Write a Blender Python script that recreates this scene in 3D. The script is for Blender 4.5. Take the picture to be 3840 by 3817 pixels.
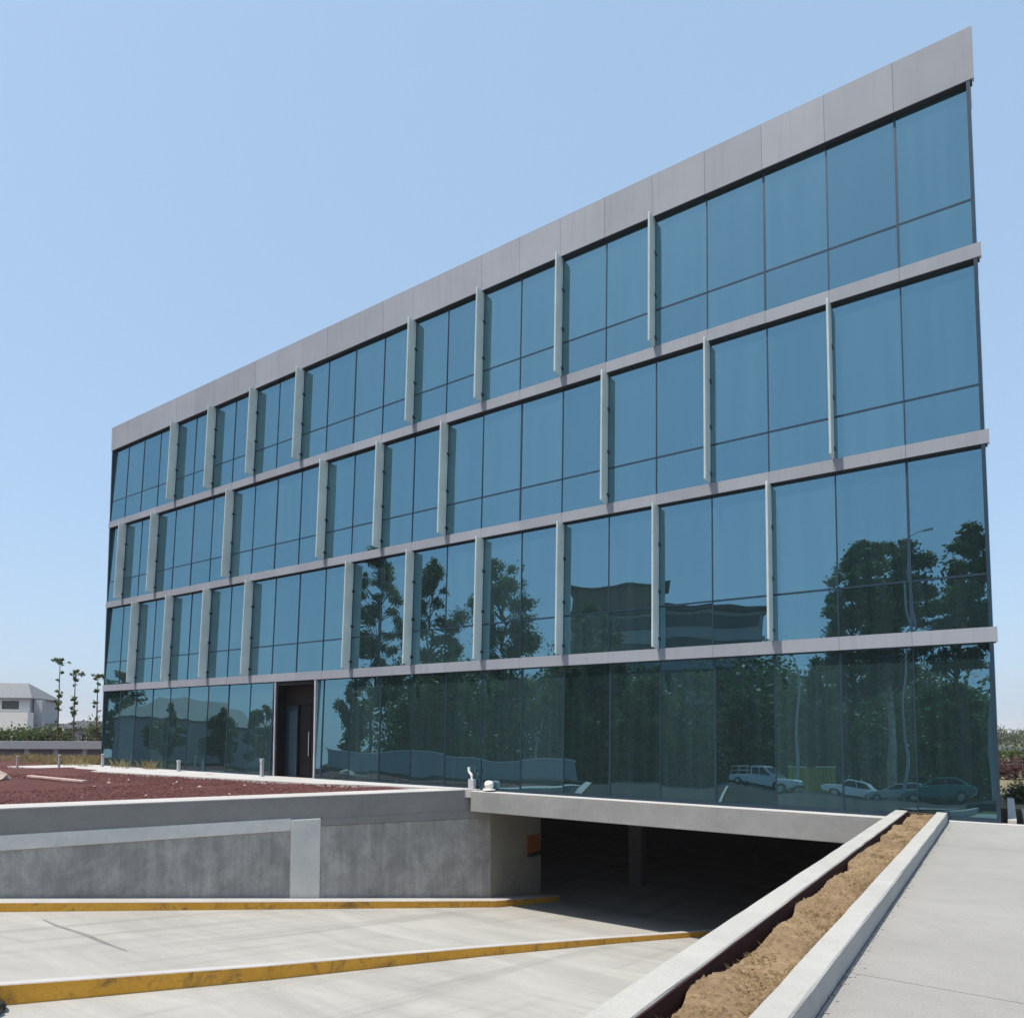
import bpy, math, random
import numpy as np
from mathutils import Vector, Matrix

# ------------------------------------------------------------------ scene, camera, light
for o in list(bpy.data.objects):
    bpy.data.objects.remove(o)
S = bpy.context.scene
COL = S.collection
random.seed(7)
RNG = np.random.default_rng(7)

EYE = Vector((0.1254, -18.4839, 1.7))
PITCH, ROLL, YAW = 0.064893, 0.006907, 0.656522
F_PX, CX, CY, IMW, IMH = 1393.34, 822.42, 1292.03, 1932.0, 1920.4

def turn(v):                                   # camera azimuth: heading YAW to the left of +Y
    c, s = math.cos(YAW), math.sin(YAW)
    return Vector((c * v[0] - s * v[1], s * v[0] + c * v[1], v[2]))

cp, sp, cr, sr = math.cos(PITCH), math.sin(PITCH), math.cos(ROLL), math.sin(ROLL)
_R, _F, _U = Vector((1, 0, 0)), Vector((0, cp, sp)), Vector((0, -sp, cp))
RT, UP, FW = turn(cr * _R + sr * _U), turn(-sr * _R + cr * _U), turn(_F)
cam_d = bpy.data.cameras.new('camera')
cam = bpy.data.objects.new('camera', cam_d)
COL.objects.link(cam)
cam.matrix_world = Matrix(((RT.x, UP.x, -FW.x, EYE.x), (RT.y, UP.y, -FW.y, EYE.y),
                           (RT.z, UP.z, -FW.z, EYE.z), (0, 0, 0, 1)))
cam_d.sensor_fit = 'HORIZONTAL'
cam_d.sensor_width = 36
cam_d.lens = F_PX / IMW * 36
cam_d.shift_x = (IMW / 2 - CX) / IMW
cam_d.shift_y = (CY - IMH / 2) / IMW
cam_d.clip_start = 0.05
cam_d.clip_end = 20000
S.camera = cam

SUN = Vector((-0.20, -0.43, 1.0)).normalized()
world = bpy.data.worlds.new('World')
S.world = world
world.use_nodes = True
wn = world.node_tree.nodes
wl = world.node_tree.links
bg = wn.get('Background') or wn.new('ShaderNodeBackground')
sky = wn.new('ShaderNodeTexSky')
sky.sky_type = 'NISHITA'
sky.sun_disc = False
sky.sun_elevation = math.asin(SUN.z)
sky.sun_rotation = math.atan2(SUN.x, SUN.y)
sky.altitude = 0
sky.air_density = 1.0
sky.dust_density = 2.2
sky.ozone_density = 1.0
veil = wn.new('ShaderNodeMix')                 # bright even high haze over the whole dome
veil.data_type = 'RGBA'
veil.inputs[0].default_value = 0.65
veil.inputs[7].default_value = (2.25, 3.32, 4.62, 1)
wl.new(sky.outputs['Color'], veil.inputs[6])
wl.new(veil.outputs[2], bg.inputs['Color'])
bg.inputs['Strength'].default_value = 0.1
sun_d = bpy.data.lights.new('sun', 'SUN')
sun_d.energy = 2.9
sun_d.angle = math.radians(0.5)
sun_d.color = (1.0, 0.92, 0.80)
sun_o = bpy.data.objects.new('sun', sun_d)
COL.objects.link(sun_o)
sun_o.rotation_euler = (-SUN).to_track_quat('-Z', 'Y').to_euler()
S.view_settings.view_transform = 'Standard'
S.view_settings.look = 'None'
S.view_settings.gamma = 1
S.view_settings.exposure = 1.0
S.view_settings.use_curve_mapping = False

# ------------------------------------------------------------------ materials
def new_mat(name):
    m = bpy.data.materials.new(name)
    m.use_nodes = True
    nt = m.node_tree
    return m, nt, nt.nodes.get('Principled BSDF')

def N(nt, t, **kw):
    n = nt.nodes.new(t)
    for k, v in kw.items():
        if k in n.inputs:
            n.inputs[k].default_value = v
        else:
            setattr(n, k, v)
    return n

def ramp(nt, src, c0, c1, p0=0.3, p1=0.7):
    r = nt.nodes.new('ShaderNodeValToRGB')
    r.color_ramp.elements[0].position = p0
    r.color_ramp.elements[1].position = p1
    r.color_ramp.elements[0].color = (*c0, 1)
    r.color_ramp.elements[1].color = (*c1, 1)
    nt.links.new(src, r.inputs['Fac'])
    return r.outputs['Color']

def mixc(nt, fac, a, b, mode='MIX'):
    m = nt.nodes.new('ShaderNodeMix')
    m.data_type = 'RGBA'
    m.blend_type = mode
    if isinstance(fac, (int, float)):
        m.inputs[0].default_value = fac
    else:
        nt.links.new(fac, m.inputs[0])
    for s, i in ((a, 6), (b, 7)):
        if isinstance(s, tuple):
            m.inputs[i].default_value = (*s, 1)
        else:
            nt.links.new(s, m.inputs[i])
    return m.outputs[2]

def coords(nt, scale=(1, 1, 1), kind='Object'):
    tc = nt.nodes.new('ShaderNodeTexCoord')
    mp = nt.nodes.new('ShaderNodeMapping')
    mp.inputs['Scale'].default_value = scale
    if kind == 'World':
        g = nt.nodes.new('ShaderNodeNewGeometry')
        nt.links.new(g.outputs['Position'], mp.inputs['Vector'])
    else:
        nt.links.new(tc.outputs[kind], mp.inputs['Vector'])
    return mp.outputs['Vector']

def noise(nt, vec, scale, detail=6, rough=0.6, dist=0.0):
    n = nt.nodes.new('ShaderNodeTexNoise')
    n.inputs['Scale'].default_value = scale
    n.inputs['Detail'].default_value = detail
    n.inputs['Roughness'].default_value = rough
    n.inputs['Distortion'].default_value = dist
    nt.links.new(vec, n.inputs['Vector'])
    return n.outputs['Fac']

def bump(nt, b, h, strength=0.3, dist=0.01):
    n = nt.nodes.new('ShaderNodeBump')
    n.inputs['Strength'].default_value = strength
    n.inputs['Distance'].default_value = dist
    nt.links.new(h, n.inputs['Height'])
    nt.links.new(n.outputs['Normal'], b.inputs['Normal'])

def plain(name, c, rough=0.6, metal=0.0, var=0.12, scale=4, spec=0.5):
    m, nt, b = new_mat(name)
    v = coords(nt, kind='World')
    f = noise(nt, v, scale)
    lo = tuple(x * (1 - var) for x in c)
    hi = tuple(min(1, x * (1 + var)) for x in c)
    nt.links.new(ramp(nt, f, lo, hi), b.inputs['Base Color'])
    b.inputs['Roughness'].default_value = rough
    b.inputs['Metallic'].default_value = metal
    b.inputs['Specular IOR Level'].default_value = spec
    return m

def concrete(name, c, var=0.2, big=0.5, streak=False, stain=0.25, rough=0.85, fine=60, bmp=0.25):
    """cast concrete: large cloudy mottling, finer specks, optional vertical run marks"""
    m, nt, b = new_mat(name)
    v = coords(nt, kind='World')
    f1 = noise(nt, v, big, 8, 0.65, 0.4)
    col = ramp(nt, f1, tuple(x * (1 - var) for x in c), tuple(x * (1 + var) for x in c), 0.35, 0.65)
    f2 = noise(nt, v, big * 9, 5, 0.7)
    col = mixc(nt, ramp(nt, f2, (0, 0, 0), (stain,) * 3, 0.45, 0.75), col, tuple(x * 0.6 for x in c))
    f3 = noise(nt, v, fine, 3, 0.7)
    col = mixc(nt, 0.25, col, ramp(nt, f3, (0.55,) * 3, (1.35,) * 3, 0.3, 0.7), 'MULTIPLY')
    if streak:
        vs = coords(nt, (3.2, 3.2, 0.22), 'World')
        f4 = noise(nt, vs, 1.6, 6, 0.7)
        col = mixc(nt, ramp(nt, f4, (0, 0, 0), (0.75,) * 3, 0.4, 0.72), col, tuple(x * 0.58 for x in c))
        vs2 = coords(nt, (1, 1, 0.8), 'World')
        f5 = noise(nt, vs2, 1.7, 8, 0.7, 0.15)
        col = mixc(nt, ramp(nt, f5, (0, 0, 0), (0.55,) * 3, 0.48, 0.68), col, tuple(min(1, x * 1.5) for x in c))
    nt.links.new(col, b.inputs['Base Color'])
    b.inputs['Roughness'].default_value = rough
    b.inputs['Specular IOR Level'].default_value = 0.25
    bump(nt, b, f3, bmp, 0.006)
    return m

def tinted_glass():
    """solar-control glazing: coated, tinted, mirror-like; every pane slightly out of flat"""
    m, nt, b = new_mat('coated_glass')
    out = nt.nodes.get('Material Output')
    nt.nodes.remove(b)
    oi = nt.nodes.new('ShaderNodeObjectInfo')
    v = coords(nt, kind='World')
    w = noise(nt, v, 0.55, 1, 0.4)
    bn = nt.nodes.new('ShaderNodeBump')
    bn.inputs['Strength'].default_value = 1.0
    bn.inputs['Distance'].default_value = 0.010
    nt.links.new(w, bn.inputs['Height'])
    gl = nt.nodes.new('ShaderNodeBsdfGlossy')
    gl.inputs['Roughness'].default_value = 0.0
    gl.inputs['Color'].default_value = (0.41, 0.77, 0.93, 1)
    df = nt.nodes.new('ShaderNodeBsdfDiffuse')
    vs = coords(nt, (5, 5, 0.06), 'World')
    blinds = noise(nt, vs, 1.0, 3, 0.6)
    dc = ramp(nt, blinds, (0.012, 0.026, 0.028), (0.021, 0.040, 0.043), 0.35, 0.65)
    pv = nt.nodes.new('ShaderNodeMath'); pv.operation = 'MULTIPLY_ADD'
    nt.links.new(oi.outputs['Random'], pv.inputs[0]); pv.inputs[1].default_value = 0.9; pv.inputs[2].default_value = 0.55
    nt.links.new(mixc(nt, 1.0, dc, pv.outputs[0], 'MULTIPLY'), df.inputs['Color'])
    fr = nt.nodes.new('ShaderNodeFresnel')
    fr.inputs['IOR'].default_value = 3.8
    mx = nt.nodes.new('ShaderNodeMixShader')
    nt.links.new(bn.outputs['Normal'], gl.inputs['Normal'])
    nt.links.new(bn.outputs['Normal'], fr.inputs['Normal'])
    nt.links.new(fr.outputs[0], mx.inputs[0])
    nt.links.new(df.outputs[0], mx.inputs[1])
    nt.links.new(gl.outputs[0], mx.inputs[2])
    nt.links.new(mx.outputs[0], out.inputs['Surface'])
    return m

def frosted():
    """milky laminated glass blade: lets light through and keeps a soft sheen"""
    m, nt, b = new_mat('frosted_glass')
    out = nt.nodes.get('Material Output')
    v = coords(nt, kind='World')
    f = noise(nt, v, 1.4, 4)
    c = ramp(nt, f, (0.60, 0.665, 0.67), (0.70, 0.765, 0.77))
    nt.links.new(c, b.inputs['Base Color'])
    b.inputs['Roughness'].default_value = 0.25
    tr = nt.nodes.new('ShaderNodeBsdfTranslucent')
    nt.links.new(c, tr.inputs['Color'])
    mx = nt.nodes.new('ShaderNodeMixShader')
    mx.inputs[0].default_value = 0.5
    nt.links.new(b.outputs[0], mx.inputs[1])
    nt.links.new(tr.outputs[0], mx.inputs[2])
    nt.links.new(mx.outputs[0], out.inputs['Surface'])
    return m

def leafy(name, c, c2):
    m, nt, b = new_mat(name)
    out = nt.nodes.get('Material Output')
    v = coords(nt, kind='World')
    f = noise(nt, v, 1.1, 4)
    col = ramp(nt, f, c, c2, 0.35, 0.65)
    nt.links.new(col, b.inputs['Base Color'])
    b.inputs['Roughness'].default_value = 0.5
    tr = nt.nodes.new('ShaderNodeBsdfTranslucent')
    nt.links.new(col, tr.inputs['Color'])
    mx = nt.nodes.new('ShaderNodeMixShader')
    mx.inputs[0].default_value = 0.42
    nt.links.new(b.outputs[0], mx.inputs[1])
    nt.links.new(tr.outputs[0], mx.inputs[2])
    nt.links.new(mx.outputs[0], out.inputs['Surface'])
    return m

def yellow_paint():
    m, nt, b = new_mat('yellow_paint')
    v = coords(nt, kind='World')
    f = noise(nt, v, 1.1, 7, 0.7, 0.6)
    col = ramp(nt, f, (0.62, 0.29, 0.016), (0.74, 0.38, 0.035), 0.35, 0.65)
    f2 = noise(nt, v, 2.3, 7, 0.75, 1.0)
    col = mixc(nt, ramp(nt, f2, (0, 0, 0), (0.85,) * 3, 0.52, 0.68), col, (0.16, 0.085, 0.03))
    f3 = noise(nt, v, 14, 5, 0.7)
    col = mixc(nt, ramp(nt, f3, (0, 0, 0), (0.6,) * 3, 0.55, 0.72), col, (0.30, 0.17, 0.06))
    nt.links.new(col, b.inputs['Base Color'])
    b.inputs['Roughness'].default_value = 0.6
    bump(nt, b, f3, 0.3, 0.01)
    return m

def ground_mat(name, c, c2, c3, s1=0.8, s2=8, rough=0.95, bmp=0.6, bd=0.03):
    m, nt, b = new_mat(name)
    v = coords(nt, kind='World')
    f1 = noise(nt, v, s1, 8, 0.7, 0.3)
    f2 = noise(nt, v, s2, 8, 0.75)
    col = ramp(nt, f1, c, c2, 0.35, 0.65)
    col = mixc(nt, ramp(nt, f2, (0, 0, 0), (0.8,) * 3, 0.42, 0.68), col, c3)
    nt.links.new(col, b.inputs['Base Color'])
    b.inputs['Roughness'].default_value = rough
    b.inputs['Specular IOR Level'].default_value = 0.15
    bump(nt, b, f2, bmp, bd)
    return m

def panel_mat():
    """grey composite cladding: each panel a shade apart, faint rain marks down the face"""
    m, nt, b = new_mat('grey_composite_panel')
    v = coords(nt, kind='World')
    f = noise(nt, v, 0.8, 4)
    col = ramp(nt, f, (0.240, 0.258, 0.298), (0.272, 0.290, 0.332))
    oi = nt.nodes.new('ShaderNodeObjectInfo')
    pv = nt.nodes.new('ShaderNodeMath'); pv.operation = 'MULTIPLY_ADD'
    nt.links.new(oi.outputs['Random'], pv.inputs[0]); pv.inputs[1].default_value = 0.13; pv.inputs[2].default_value = 0.93
    col = mixc(nt, 1.0, col, pv.outputs[0], 'MULTIPLY')
    st = noise(nt, coords(nt, (7, 7, 0.35), 'World'), 1.0, 5, 0.7)
    col = mixc(nt, ramp(nt, st, (0, 0, 0), (0.22,) * 3, 0.5, 0.75), col, (0.13, 0.13, 0.14))
    nt.links.new(col, b.inputs['Base Color'])
    b.inputs['Roughness'].default_value = 0.6
    b.inputs['Specular IOR Level'].default_value = 0.2
    bump(nt, b, f, 0.15, 0.02)
    return m

MT = {
    'glass': tinted_glass(),
    'fin': frosted(),
    'mullion': plain('dark_mullion', (0.020, 0.042, 0.066), 0.35, 0.3, 0.1),
    'panel': panel_mat(),
    'panel_joint': plain('panel_joint_sealant', (0.13, 0.13, 0.15), 0.7),
    'soffit': plain('dark_soffit', (0.02, 0.022, 0.03), 0.6),
    'steel': plain('dark_steel', (0.045, 0.05, 0.055), 0.35, 0.8),
    'core': plain('building_core', (0.03, 0.035, 0.04), 0.8),
    'roof': plain('roof_membrane', (0.3, 0.3, 0.29), 0.9),
    'pale_post': plain('pale_aluminium', (0.42, 0.42, 0.46), 0.4, 0.2),
    'door': plain('dark_bronze_door', (0.004, 0.004, 0.006), 0.3, 0.0, spec=0.25),
    'door_brown': plain('brown_transom_panel', (0.016, 0.010, 0.010), 0.5, spec=0.2),
    'pave': concrete('pavement_concrete', (0.272, 0.266, 0.256), 0.09, 0.35, stain=0.22, fine=45, bmp=0.35),
    'ramp': concrete('ramp_concrete', (0.3,0.3,0.28), 0.08, 0.3, stain=0.10, fine=35),
    'curb': concrete('curb_concrete', (0.37, 0.365, 0.35), 0.08, 0.9, stain=0.18, fine=50, bmp=0.5),
    'path': concrete('path_concrete', (0.42, 0.405, 0.40), 0.07, 0.8, stain=0.1),
    'beam': concrete('beam_concrete', (0.235, 0.235, 0.235), 0.14, 0.6, stain=0.35, fine=40),
    'wall_dark': concrete('mottled_wall_concrete', (0.33, 0.317, 0.298), 0.28, 0.8, True, 0.4),
    'wall_mid': concrete('wall_fascia_concrete', (0.235, 0.228, 0.218), 0.10, 0.6, stain=0.25),
    'wall_light': concrete('wall_beam_concrete', (0.60, 0.585, 0.55), 0.10, 0.9, stain=0.2),
    'jamb': concrete('jamb_concrete', (0.25, 0.24, 0.20), 0.1, 0.6, stain=0.3),
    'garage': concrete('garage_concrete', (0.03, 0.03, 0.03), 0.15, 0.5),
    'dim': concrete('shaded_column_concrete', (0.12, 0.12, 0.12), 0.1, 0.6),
    'yellow': yellow_paint(),
    'soil': ground_mat('dry_soil', (0.20, 0.136, 0.080), (0.33, 0.240, 0.145), (0.14, 0.088, 0.05), 1.6, 34, bmp=0.9, bd=0.02),
    'gravel': ground_mat('red_gravel', (0.088, 0.036, 0.035), (0.125, 0.052, 0.048), (0.066, 0.028, 0.029), 0.5, 9, bmp=0.8, bd=0.05),
    'stone_red': ground_mat('red_stone', (0.115, 0.047, 0.045), (0.18, 0.082, 0.075), (0.085, 0.036, 0.036), 1.5, 12),
    'stone_pale': ground_mat('pale_stone', (0.42, 0.34, 0.30), (0.52, 0.44, 0.40), (0.30, 0.22, 0.2), 3, 12),
    'earth': ground_mat('dry_earth', (0.16, 0.13, 0.085), (0.22, 0.19, 0.12), (0.10, 0.11, 0.05), 0.05, 0.9),
    'asphalt': ground_mat('asphalt', (0.05, 0.05, 0.052), (0.065, 0.064, 0.063), (0.04, 0.04, 0.042), 0.4, 30, bmp=0.3, bd=0.01),
    'verge': ground_mat('grass_verge', (0.045, 0.06, 0.022), (0.08, 0.085, 0.035), (0.13, 0.11, 0.06), 0.3, 4),
    'hill': ground_mat('scrub_hill', (0.07, 0.085, 0.05), (0.11, 0.11, 0.07), (0.16, 0.13, 0.09), 0.004, 0.03, bmp=0),
    'straw': leafy('dry_straw', (0.30, 0.22, 0.10), (0.44, 0.34, 0.17)),
    'weed': leafy('dry_weed', (0.26, 0.19, 0.08), (0.34, 0.28, 0.15)),
    'leaf': leafy('tree_leaf', (0.048, 0.085, 0.020), (0.105, 0.145, 0.040)),
    'leaf2': leafy('grey_green_leaf', (0.055, 0.085, 0.034), (0.095, 0.125, 0.055)),
    'leaf3': leafy('hedge_leaf', (0.035, 0.05, 0.016), (0.075, 0.09, 0.03)),
    'leaf_y': leafy('pale_hedge_leaf', (0.20, 0.22, 0.09), (0.30, 0.30, 0.15)),
    'leaf_p': leafy('purple_leaf', (0.10, 0.05, 0.055), (0.16, 0.085, 0.085)),
    'bark': ground_mat('bark', (0.10, 0.075, 0.05), (0.16, 0.125, 0.09), (0.06, 0.045, 0.03), 2, 9),
    'bark_pale': ground_mat('pale_bark', (0.62, 0.58, 0.54), (0.75, 0.7, 0.66), (0.22, 0.18, 0.15), 1.2, 3),
    'white': plain('white_render', (0.72, 0.71, 0.68), 0.8, 0, 0.06),
    'grey': plain('grey_render', (0.36, 0.38, 0.40), 0.8, 0, 0.08),
    'dgrey': plain('dark_grey_render', (0.12, 0.125, 0.13), 0.7),
    'roof_grey': plain('grey_roof', (0.15, 0.16, 0.17), 0.7),
    'roof_dark': plain('dark_roof', (0.05, 0.052, 0.055), 0.7),
    'brown': plain('brown_cladding', (0.16, 0.10, 0.07), 0.7),
    'pane': plain('window_glass', (0.03, 0.04, 0.05), 0.08, 0, 0.1),
    'paint_white': plain('white_car_paint', (0.75, 0.76, 0.77), 0.25, 0, 0.03),
    'paint_silver': plain('silver_car_paint', (0.45, 0.47, 0.48), 0.25, 0.3, 0.03),
    'paint_teal': plain('teal_car_paint', (0.05, 0.20, 0.20), 0.25, 0.0, 0.03),
    'tyre': plain('tyre_rubber', (0.02, 0.02, 0.02), 0.85),
    'rim': plain('wheel_rim', (0.5, 0.5, 0.5), 0.3, 0.7),
    'orange': plain('orange_sign_paint', (0.26, 0.075, 0.02), 0.6),
    'black': plain('black_rubber', (0.012, 0.013, 0.013), 0.45),
    'yslat': plain('yellow_slat', (0.36, 0.30, 0.04), 0.6),
    'wood': ground_mat('weathered_wood', (0.50, 0.38, 0.35), (0.6, 0.47, 0.43), (0.36, 0.26, 0.23), 2, 10),
    'shaded_soil': ground_mat('shaded_red_soil', (0.035, 0.014, 0.014), (0.06, 0.024, 0.022), (0.025, 0.012, 0.010), 3, 25, bd=0.02),  # red earth, darkened: the shade of the planter trench is in the colour
    'soil_edge': plain('dark_timber', (0.06, 0.04, 0.03), 0.9),
}

# ------------------------------------------------------------------ geometry helpers
class MB:
    def __init__(s):
        s.v, s.f = [], []
    def add(s, vs, fs):
        n = len(s.v)
        s.v += [tuple(p) for p in vs]
        s.f += [tuple(i + n for i in f) for f in fs]
        return s
    def box(s, x0, x1, y0, y1, z0, z1):
        return s.add([(x0, y0, z0), (x1, y0, z0), (x1, y1, z0), (x0, y1, z0), (x0, y0, z1), (x1, y0, z1), (x1, y1, z1), (x0, y1, z1)],
                     [(0, 3, 2, 1), (4, 5, 6, 7), (0, 1, 5, 4), (1, 2, 6, 5), (2, 3, 7, 6), (3, 0, 4, 7)])
    def prism(s, poly, z0, z1):                # poly: list of (x,y) counter-clockwise; z0/z1 numbers or functions
        n = len(poly)
        fz0 = z0 if callable(z0) else (lambda x, y: z0)
        fz1 = z1 if callable(z1) else (lambda x, y: z1)
        a = sum(poly[i][0] * poly[(i + 1) % n][1] - poly[(i + 1) % n][0] * poly[i][1] for i in range(n))
        if a < 0:
            poly = poly[::-1]
        vs = [(x, y, fz0(x, y)) for x, y in poly] + [(x, y, fz1(x, y)) for x, y in poly]
        fs = [tuple(range(n - 1, -1, -1)), tuple(range(n, 2 * n))]
        fs += [(i, (i + 1) % n, n + (i + 1) % n, n + i) for i in range(n)]
        return s.add(vs, fs)
    def tube(s, pts, rad, n=8, cap=True):
        pts = [Vector(p) for p in pts]
        if not isinstance(rad, (list, tuple)):
            rad = [rad] * len(pts)
        vs, fs = [], []
        for i, p in enumerate(pts):
            d = (pts[min(i + 1, len(pts) - 1)] - pts[max(i - 1, 0)]).normalized()
            a = d.orthogonal().normalized() if abs(d.z) < 0.95 else Vector((1, 0, 0))
            a = (a - d * a.dot(d)).normalized()
            b = d.cross(a)
            for k in range(n):
                t = 2 * math.pi * k / n
                vs.append(p + (a * math.cos(t) + b * math.sin(t)) * rad[i])
        for i in range(len(pts) - 1):
            for k in range(n):
                k2 = (k + 1) % n
                fs.append((i * n + k, i * n + k2, (i + 1) * n + k2, (i + 1) * n + k))
        if cap:
            fs.append(tuple(range(n - 1, -1, -1)))
            fs.append(tuple((len(pts) - 1) * n + k for k in range(n)))
        return s.add(vs, fs)
    def lathe(s, prof, c=(0, 0, 0), n=14):     # prof: (r,z)
        vs, fs = [], []
        for r, z in prof:
            for k in range(n):
                t = 2 * math.pi * k / n
                vs.append((c[0] + r * math.cos(t), c[1] + r * math.sin(t), c[2] + z))
        for i in range(len(prof) - 1):
            for k in range(n):
                k2 = (k + 1) % n
                fs.append((i * n + k, i * n + k2, (i + 1) * n + k2, (i + 1) * n + k))
        fs.append(tuple(range(n - 1, -1, -1)))
        fs.append(tuple((len(prof) - 1) * n + k for k in range(n)))
        return s.add(vs, fs)
    def build(s, name, mat, parent=None, loc=(0, 0, 0), bevel=0.0, smooth=False):
        me = bpy.data.meshes.new(name)
        me.from_pydata(s.v, [], s.f)
        me.update()
        me.materials.append(MT[mat] if isinstance(mat, str) else mat)
        if smooth:
            me.polygons.foreach_set('use_smooth', [True] * len(me.polygons))
        o = bpy.data.objects.new(name, me)
        COL.objects.link(o)
        o.location = loc
        if parent:
            o.parent = parent
        if bevel:
            b = o.modifiers.new('bevel', 'BEVEL')
            b.width = bevel
            b.segments = 2
            b.limit_method = 'ANGLE'
        return o

def raw(name, V, Fq, mat, parent=None, loc=(0, 0, 0), mats=None, idx=None, smooth=False):
    me = bpy.data.meshes.new(name)
    V = np.asarray(V, dtype=np.float32); Fq = np.asarray(Fq, dtype=np.int32)
    me.vertices.add(len(V)); me.vertices.foreach_set('co', V.ravel())
    k = Fq.shape[1]
    me.loops.add(Fq.size); me.loops.foreach_set('vertex_index', Fq.ravel())
    me.polygons.add(len(Fq))
    me.polygons.foreach_set('loop_start', np.arange(len(Fq), dtype=np.int32) * k)
    me.polygons.foreach_set('use_smooth', [smooth] * len(Fq))
    me.update(calc_edges=True)
    me.validate()
    me.materials.append(MT[mat])
    o = bpy.data.objects.new(name, me)
    COL.objects.link(o)
    o.location = loc
    if parent:
        o.parent = parent
    return o

def tag(o, label=None, cat=None, group=None, kind=None):
    if label: o['label'] = label
    if cat: o['category'] = cat
    if group: o['group'] = group
    if kind: o['kind'] = kind
    return o

def thing(name, label, cat, loc=(0, 0, 0), rz=0.0, group=None):
    o = bpy.data.objects.new(name, None)
    o.empty_display_size = 0.3
    COL.objects.link(o)
    o.location = loc
    o.rotation_euler = (0, 0, rz)
    return tag(o, label, cat, group)

def inst(src, name, parent, loc, rot=(0, 0, 0)):
    o = bpy.data.objects.new(name, src.data)
    COL.objects.link(o)
    o.parent = parent
    o.location = loc
    o.rotation_euler = rot
    return o

def copy_tree(o, loc, rz=0, label=None, group=None):
    def cp(x, par):
        c = x.copy(); COL.objects.link(c)
        if par: c.parent = par
        for ch in [q for q in bpy.data.objects if q.parent == x]:
            cp(ch, c)
        return c
    c = cp(o, None)
    c.location = loc
    c.rotation_euler = (0, 0, rz)
    return tag(c, label, None, group)

def bearing(px, D):
    """site survey: point at bearing px (photo column) and distance D ahead of the viewpoint"""
    v = FW + RT * ((px - CX) / F_PX) - UP * ((1383 - CY) / F_PX)
    return EYE.x + v.x * D, EYE.y + v.y * D

def across(px, D):
    """the same for something that is seen mirrored in the glass front (the plane y = 0)"""
    x, y = bearing(px, D)
    return x, -y

def mheight(py, D):
    return height(py - 97, D)

def height(py, D):
    return 1.7 + (1384 - py) * D / F_PX

# ------------------------------------------------------------------ the ground
STREET = -0.15                                       # open ground
ROAD = 0.30                                          # the street across from the front lies a little higher
floor_z = lambda x, y: max(-3.85, -3.382 - 0.1138 * y) if y > -32.35 else ROAD
WD = Vector((0.363, 0.932, 0)).normalized()          # retaining wall runs this way
WN = Vector((WD.y, -WD.x, 0))                        # and faces the ramp
W0 = Vector((-16.994, -11.529, 0))
def wp(s, off=0.0, z=0.0):                           # point s metres along the wall, off metres out of its face
    p = W0 + WD * s + WN * off
    return (p.x, p.y, z)
S0, S1 = -22.3, 12.85                                 # wall from the ramp head to the garage mouth

terr = MB()
B = 6000
HX0, HX1, HY0, HY1 = -40.0, 6.0, -32.4, 22.0
for q in ([(-B, -B), (B, -B), (B, HY0), (-B, HY0)], [(-B, HY1), (B, HY1), (B, B), (-B, B)],
          [(-B, HY0), (HX0, HY0), (HX0, HY1), (-B, HY1)], [(HX1, HY0), (B, HY0), (B, HY1), (HX1, HY1)]):
    terr.add([(x, y, STREET) for x, y in q], [(0, 1, 2, 3)])
tag(terr.build('ground', 'earth'), kind='structure')

# raised bed of red gravel left of the ramp: lumpy sheet with a skirt
def gravel_bed():
    xs0, ys = -85.0, None
    V, Fq = [], []
    ny, nx = 60, 150
    for j in range(ny + 1):
        y = -32.4 + 72.4 * (j / ny) ** 1.0
        xr = W0.x + (y - W0.y) * WD.x / WD.y - 0.25 if y < 0.3 else -12.6
        for i in range(nx + 1):
            t = (i / nx)
            x = xr + (xs0 - xr) * t ** 1.8
            d = min(1.0, (xr - x) / 1.6)
            z = 0.0 + 0.05 * d * (math.sin(x * 1.7 + y * 0.8) * math.sin(y * 1.3 - x * 0.4)) - 0.03
            if -9.5 < y < -1.0 and x < -21:
                z += 0.14 * max(0, math.sin(x * 0.45) * math.sin(y * 0.7 + 1)) 
            V.append((x, y, z))
    w = nx + 1
    for j in range(ny):
        for i in range(nx):
            Fq.append((j * w + i, (j + 1) * w + i, (j + 1) * w + i + 1, j * w + i + 1))
    o = raw('gravel_bed', V, Fq, 'gravel', smooth=True)
    return tag(o, kind='structure')
gravel_bed()
pl = MB()
pl.box(-85, W0.x + WD.x * S0 - 0.3, -32.5, -32.35, STREET - 0.3, -0.02)
tag(pl.build('terrace_edge', 'beam'), kind='structure')

# right-hand pavement, laid in bays with joints
pv = thing('pavement', None, None, (0, 0, 0)); pv['kind'] = 'structure'
bay = 5.2
for i in range(3):
    for j in range(5):
        x0 = -0.84 + (i * bay if i else 0); x1 = -0.84 + (i + 1) * bay
        y1 = -0.34 - j * 4.0; y0 = y1 - 4.0
        if i >= 1:
            y1 += 0
        MB().box(x0 + (0.003 if i else 0), x1 - 0.003, y0 + 0.003, y1 - 0.003, -0.25, random.uniform(-0.0015, 0.0015)).build('paving_slab', 'pave', pv)
tag(MB().box(-0.84, 15.2, -32.3, -20.34, -1.9, -0.006).build('planting_bed', 'verge'), kind='structure')
MB().box(-0.84, 15.2, -20.33, 0, -1.9, -0.03).build('paving_base', 'pave', pv)
MB().box(-0.84, 14.7, -0.336, -0.004, -0.25, 0.004).build('base_strip', 'path', pv)
MB().box(0.36, 15.2, 0.0, 4.1, -1.9, 0.0).build('paving_slab', 'pave', pv)
tag(MB().box(-1.62, 40, 4.2, 40, -1.9, -0.02).build('yard', 'earth'), kind='structure')
tag(MB().box(15.2, 40, -32.3, 4.2, -1.9, -0.02).build('yard', 'earth'), kind='structure')

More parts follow.
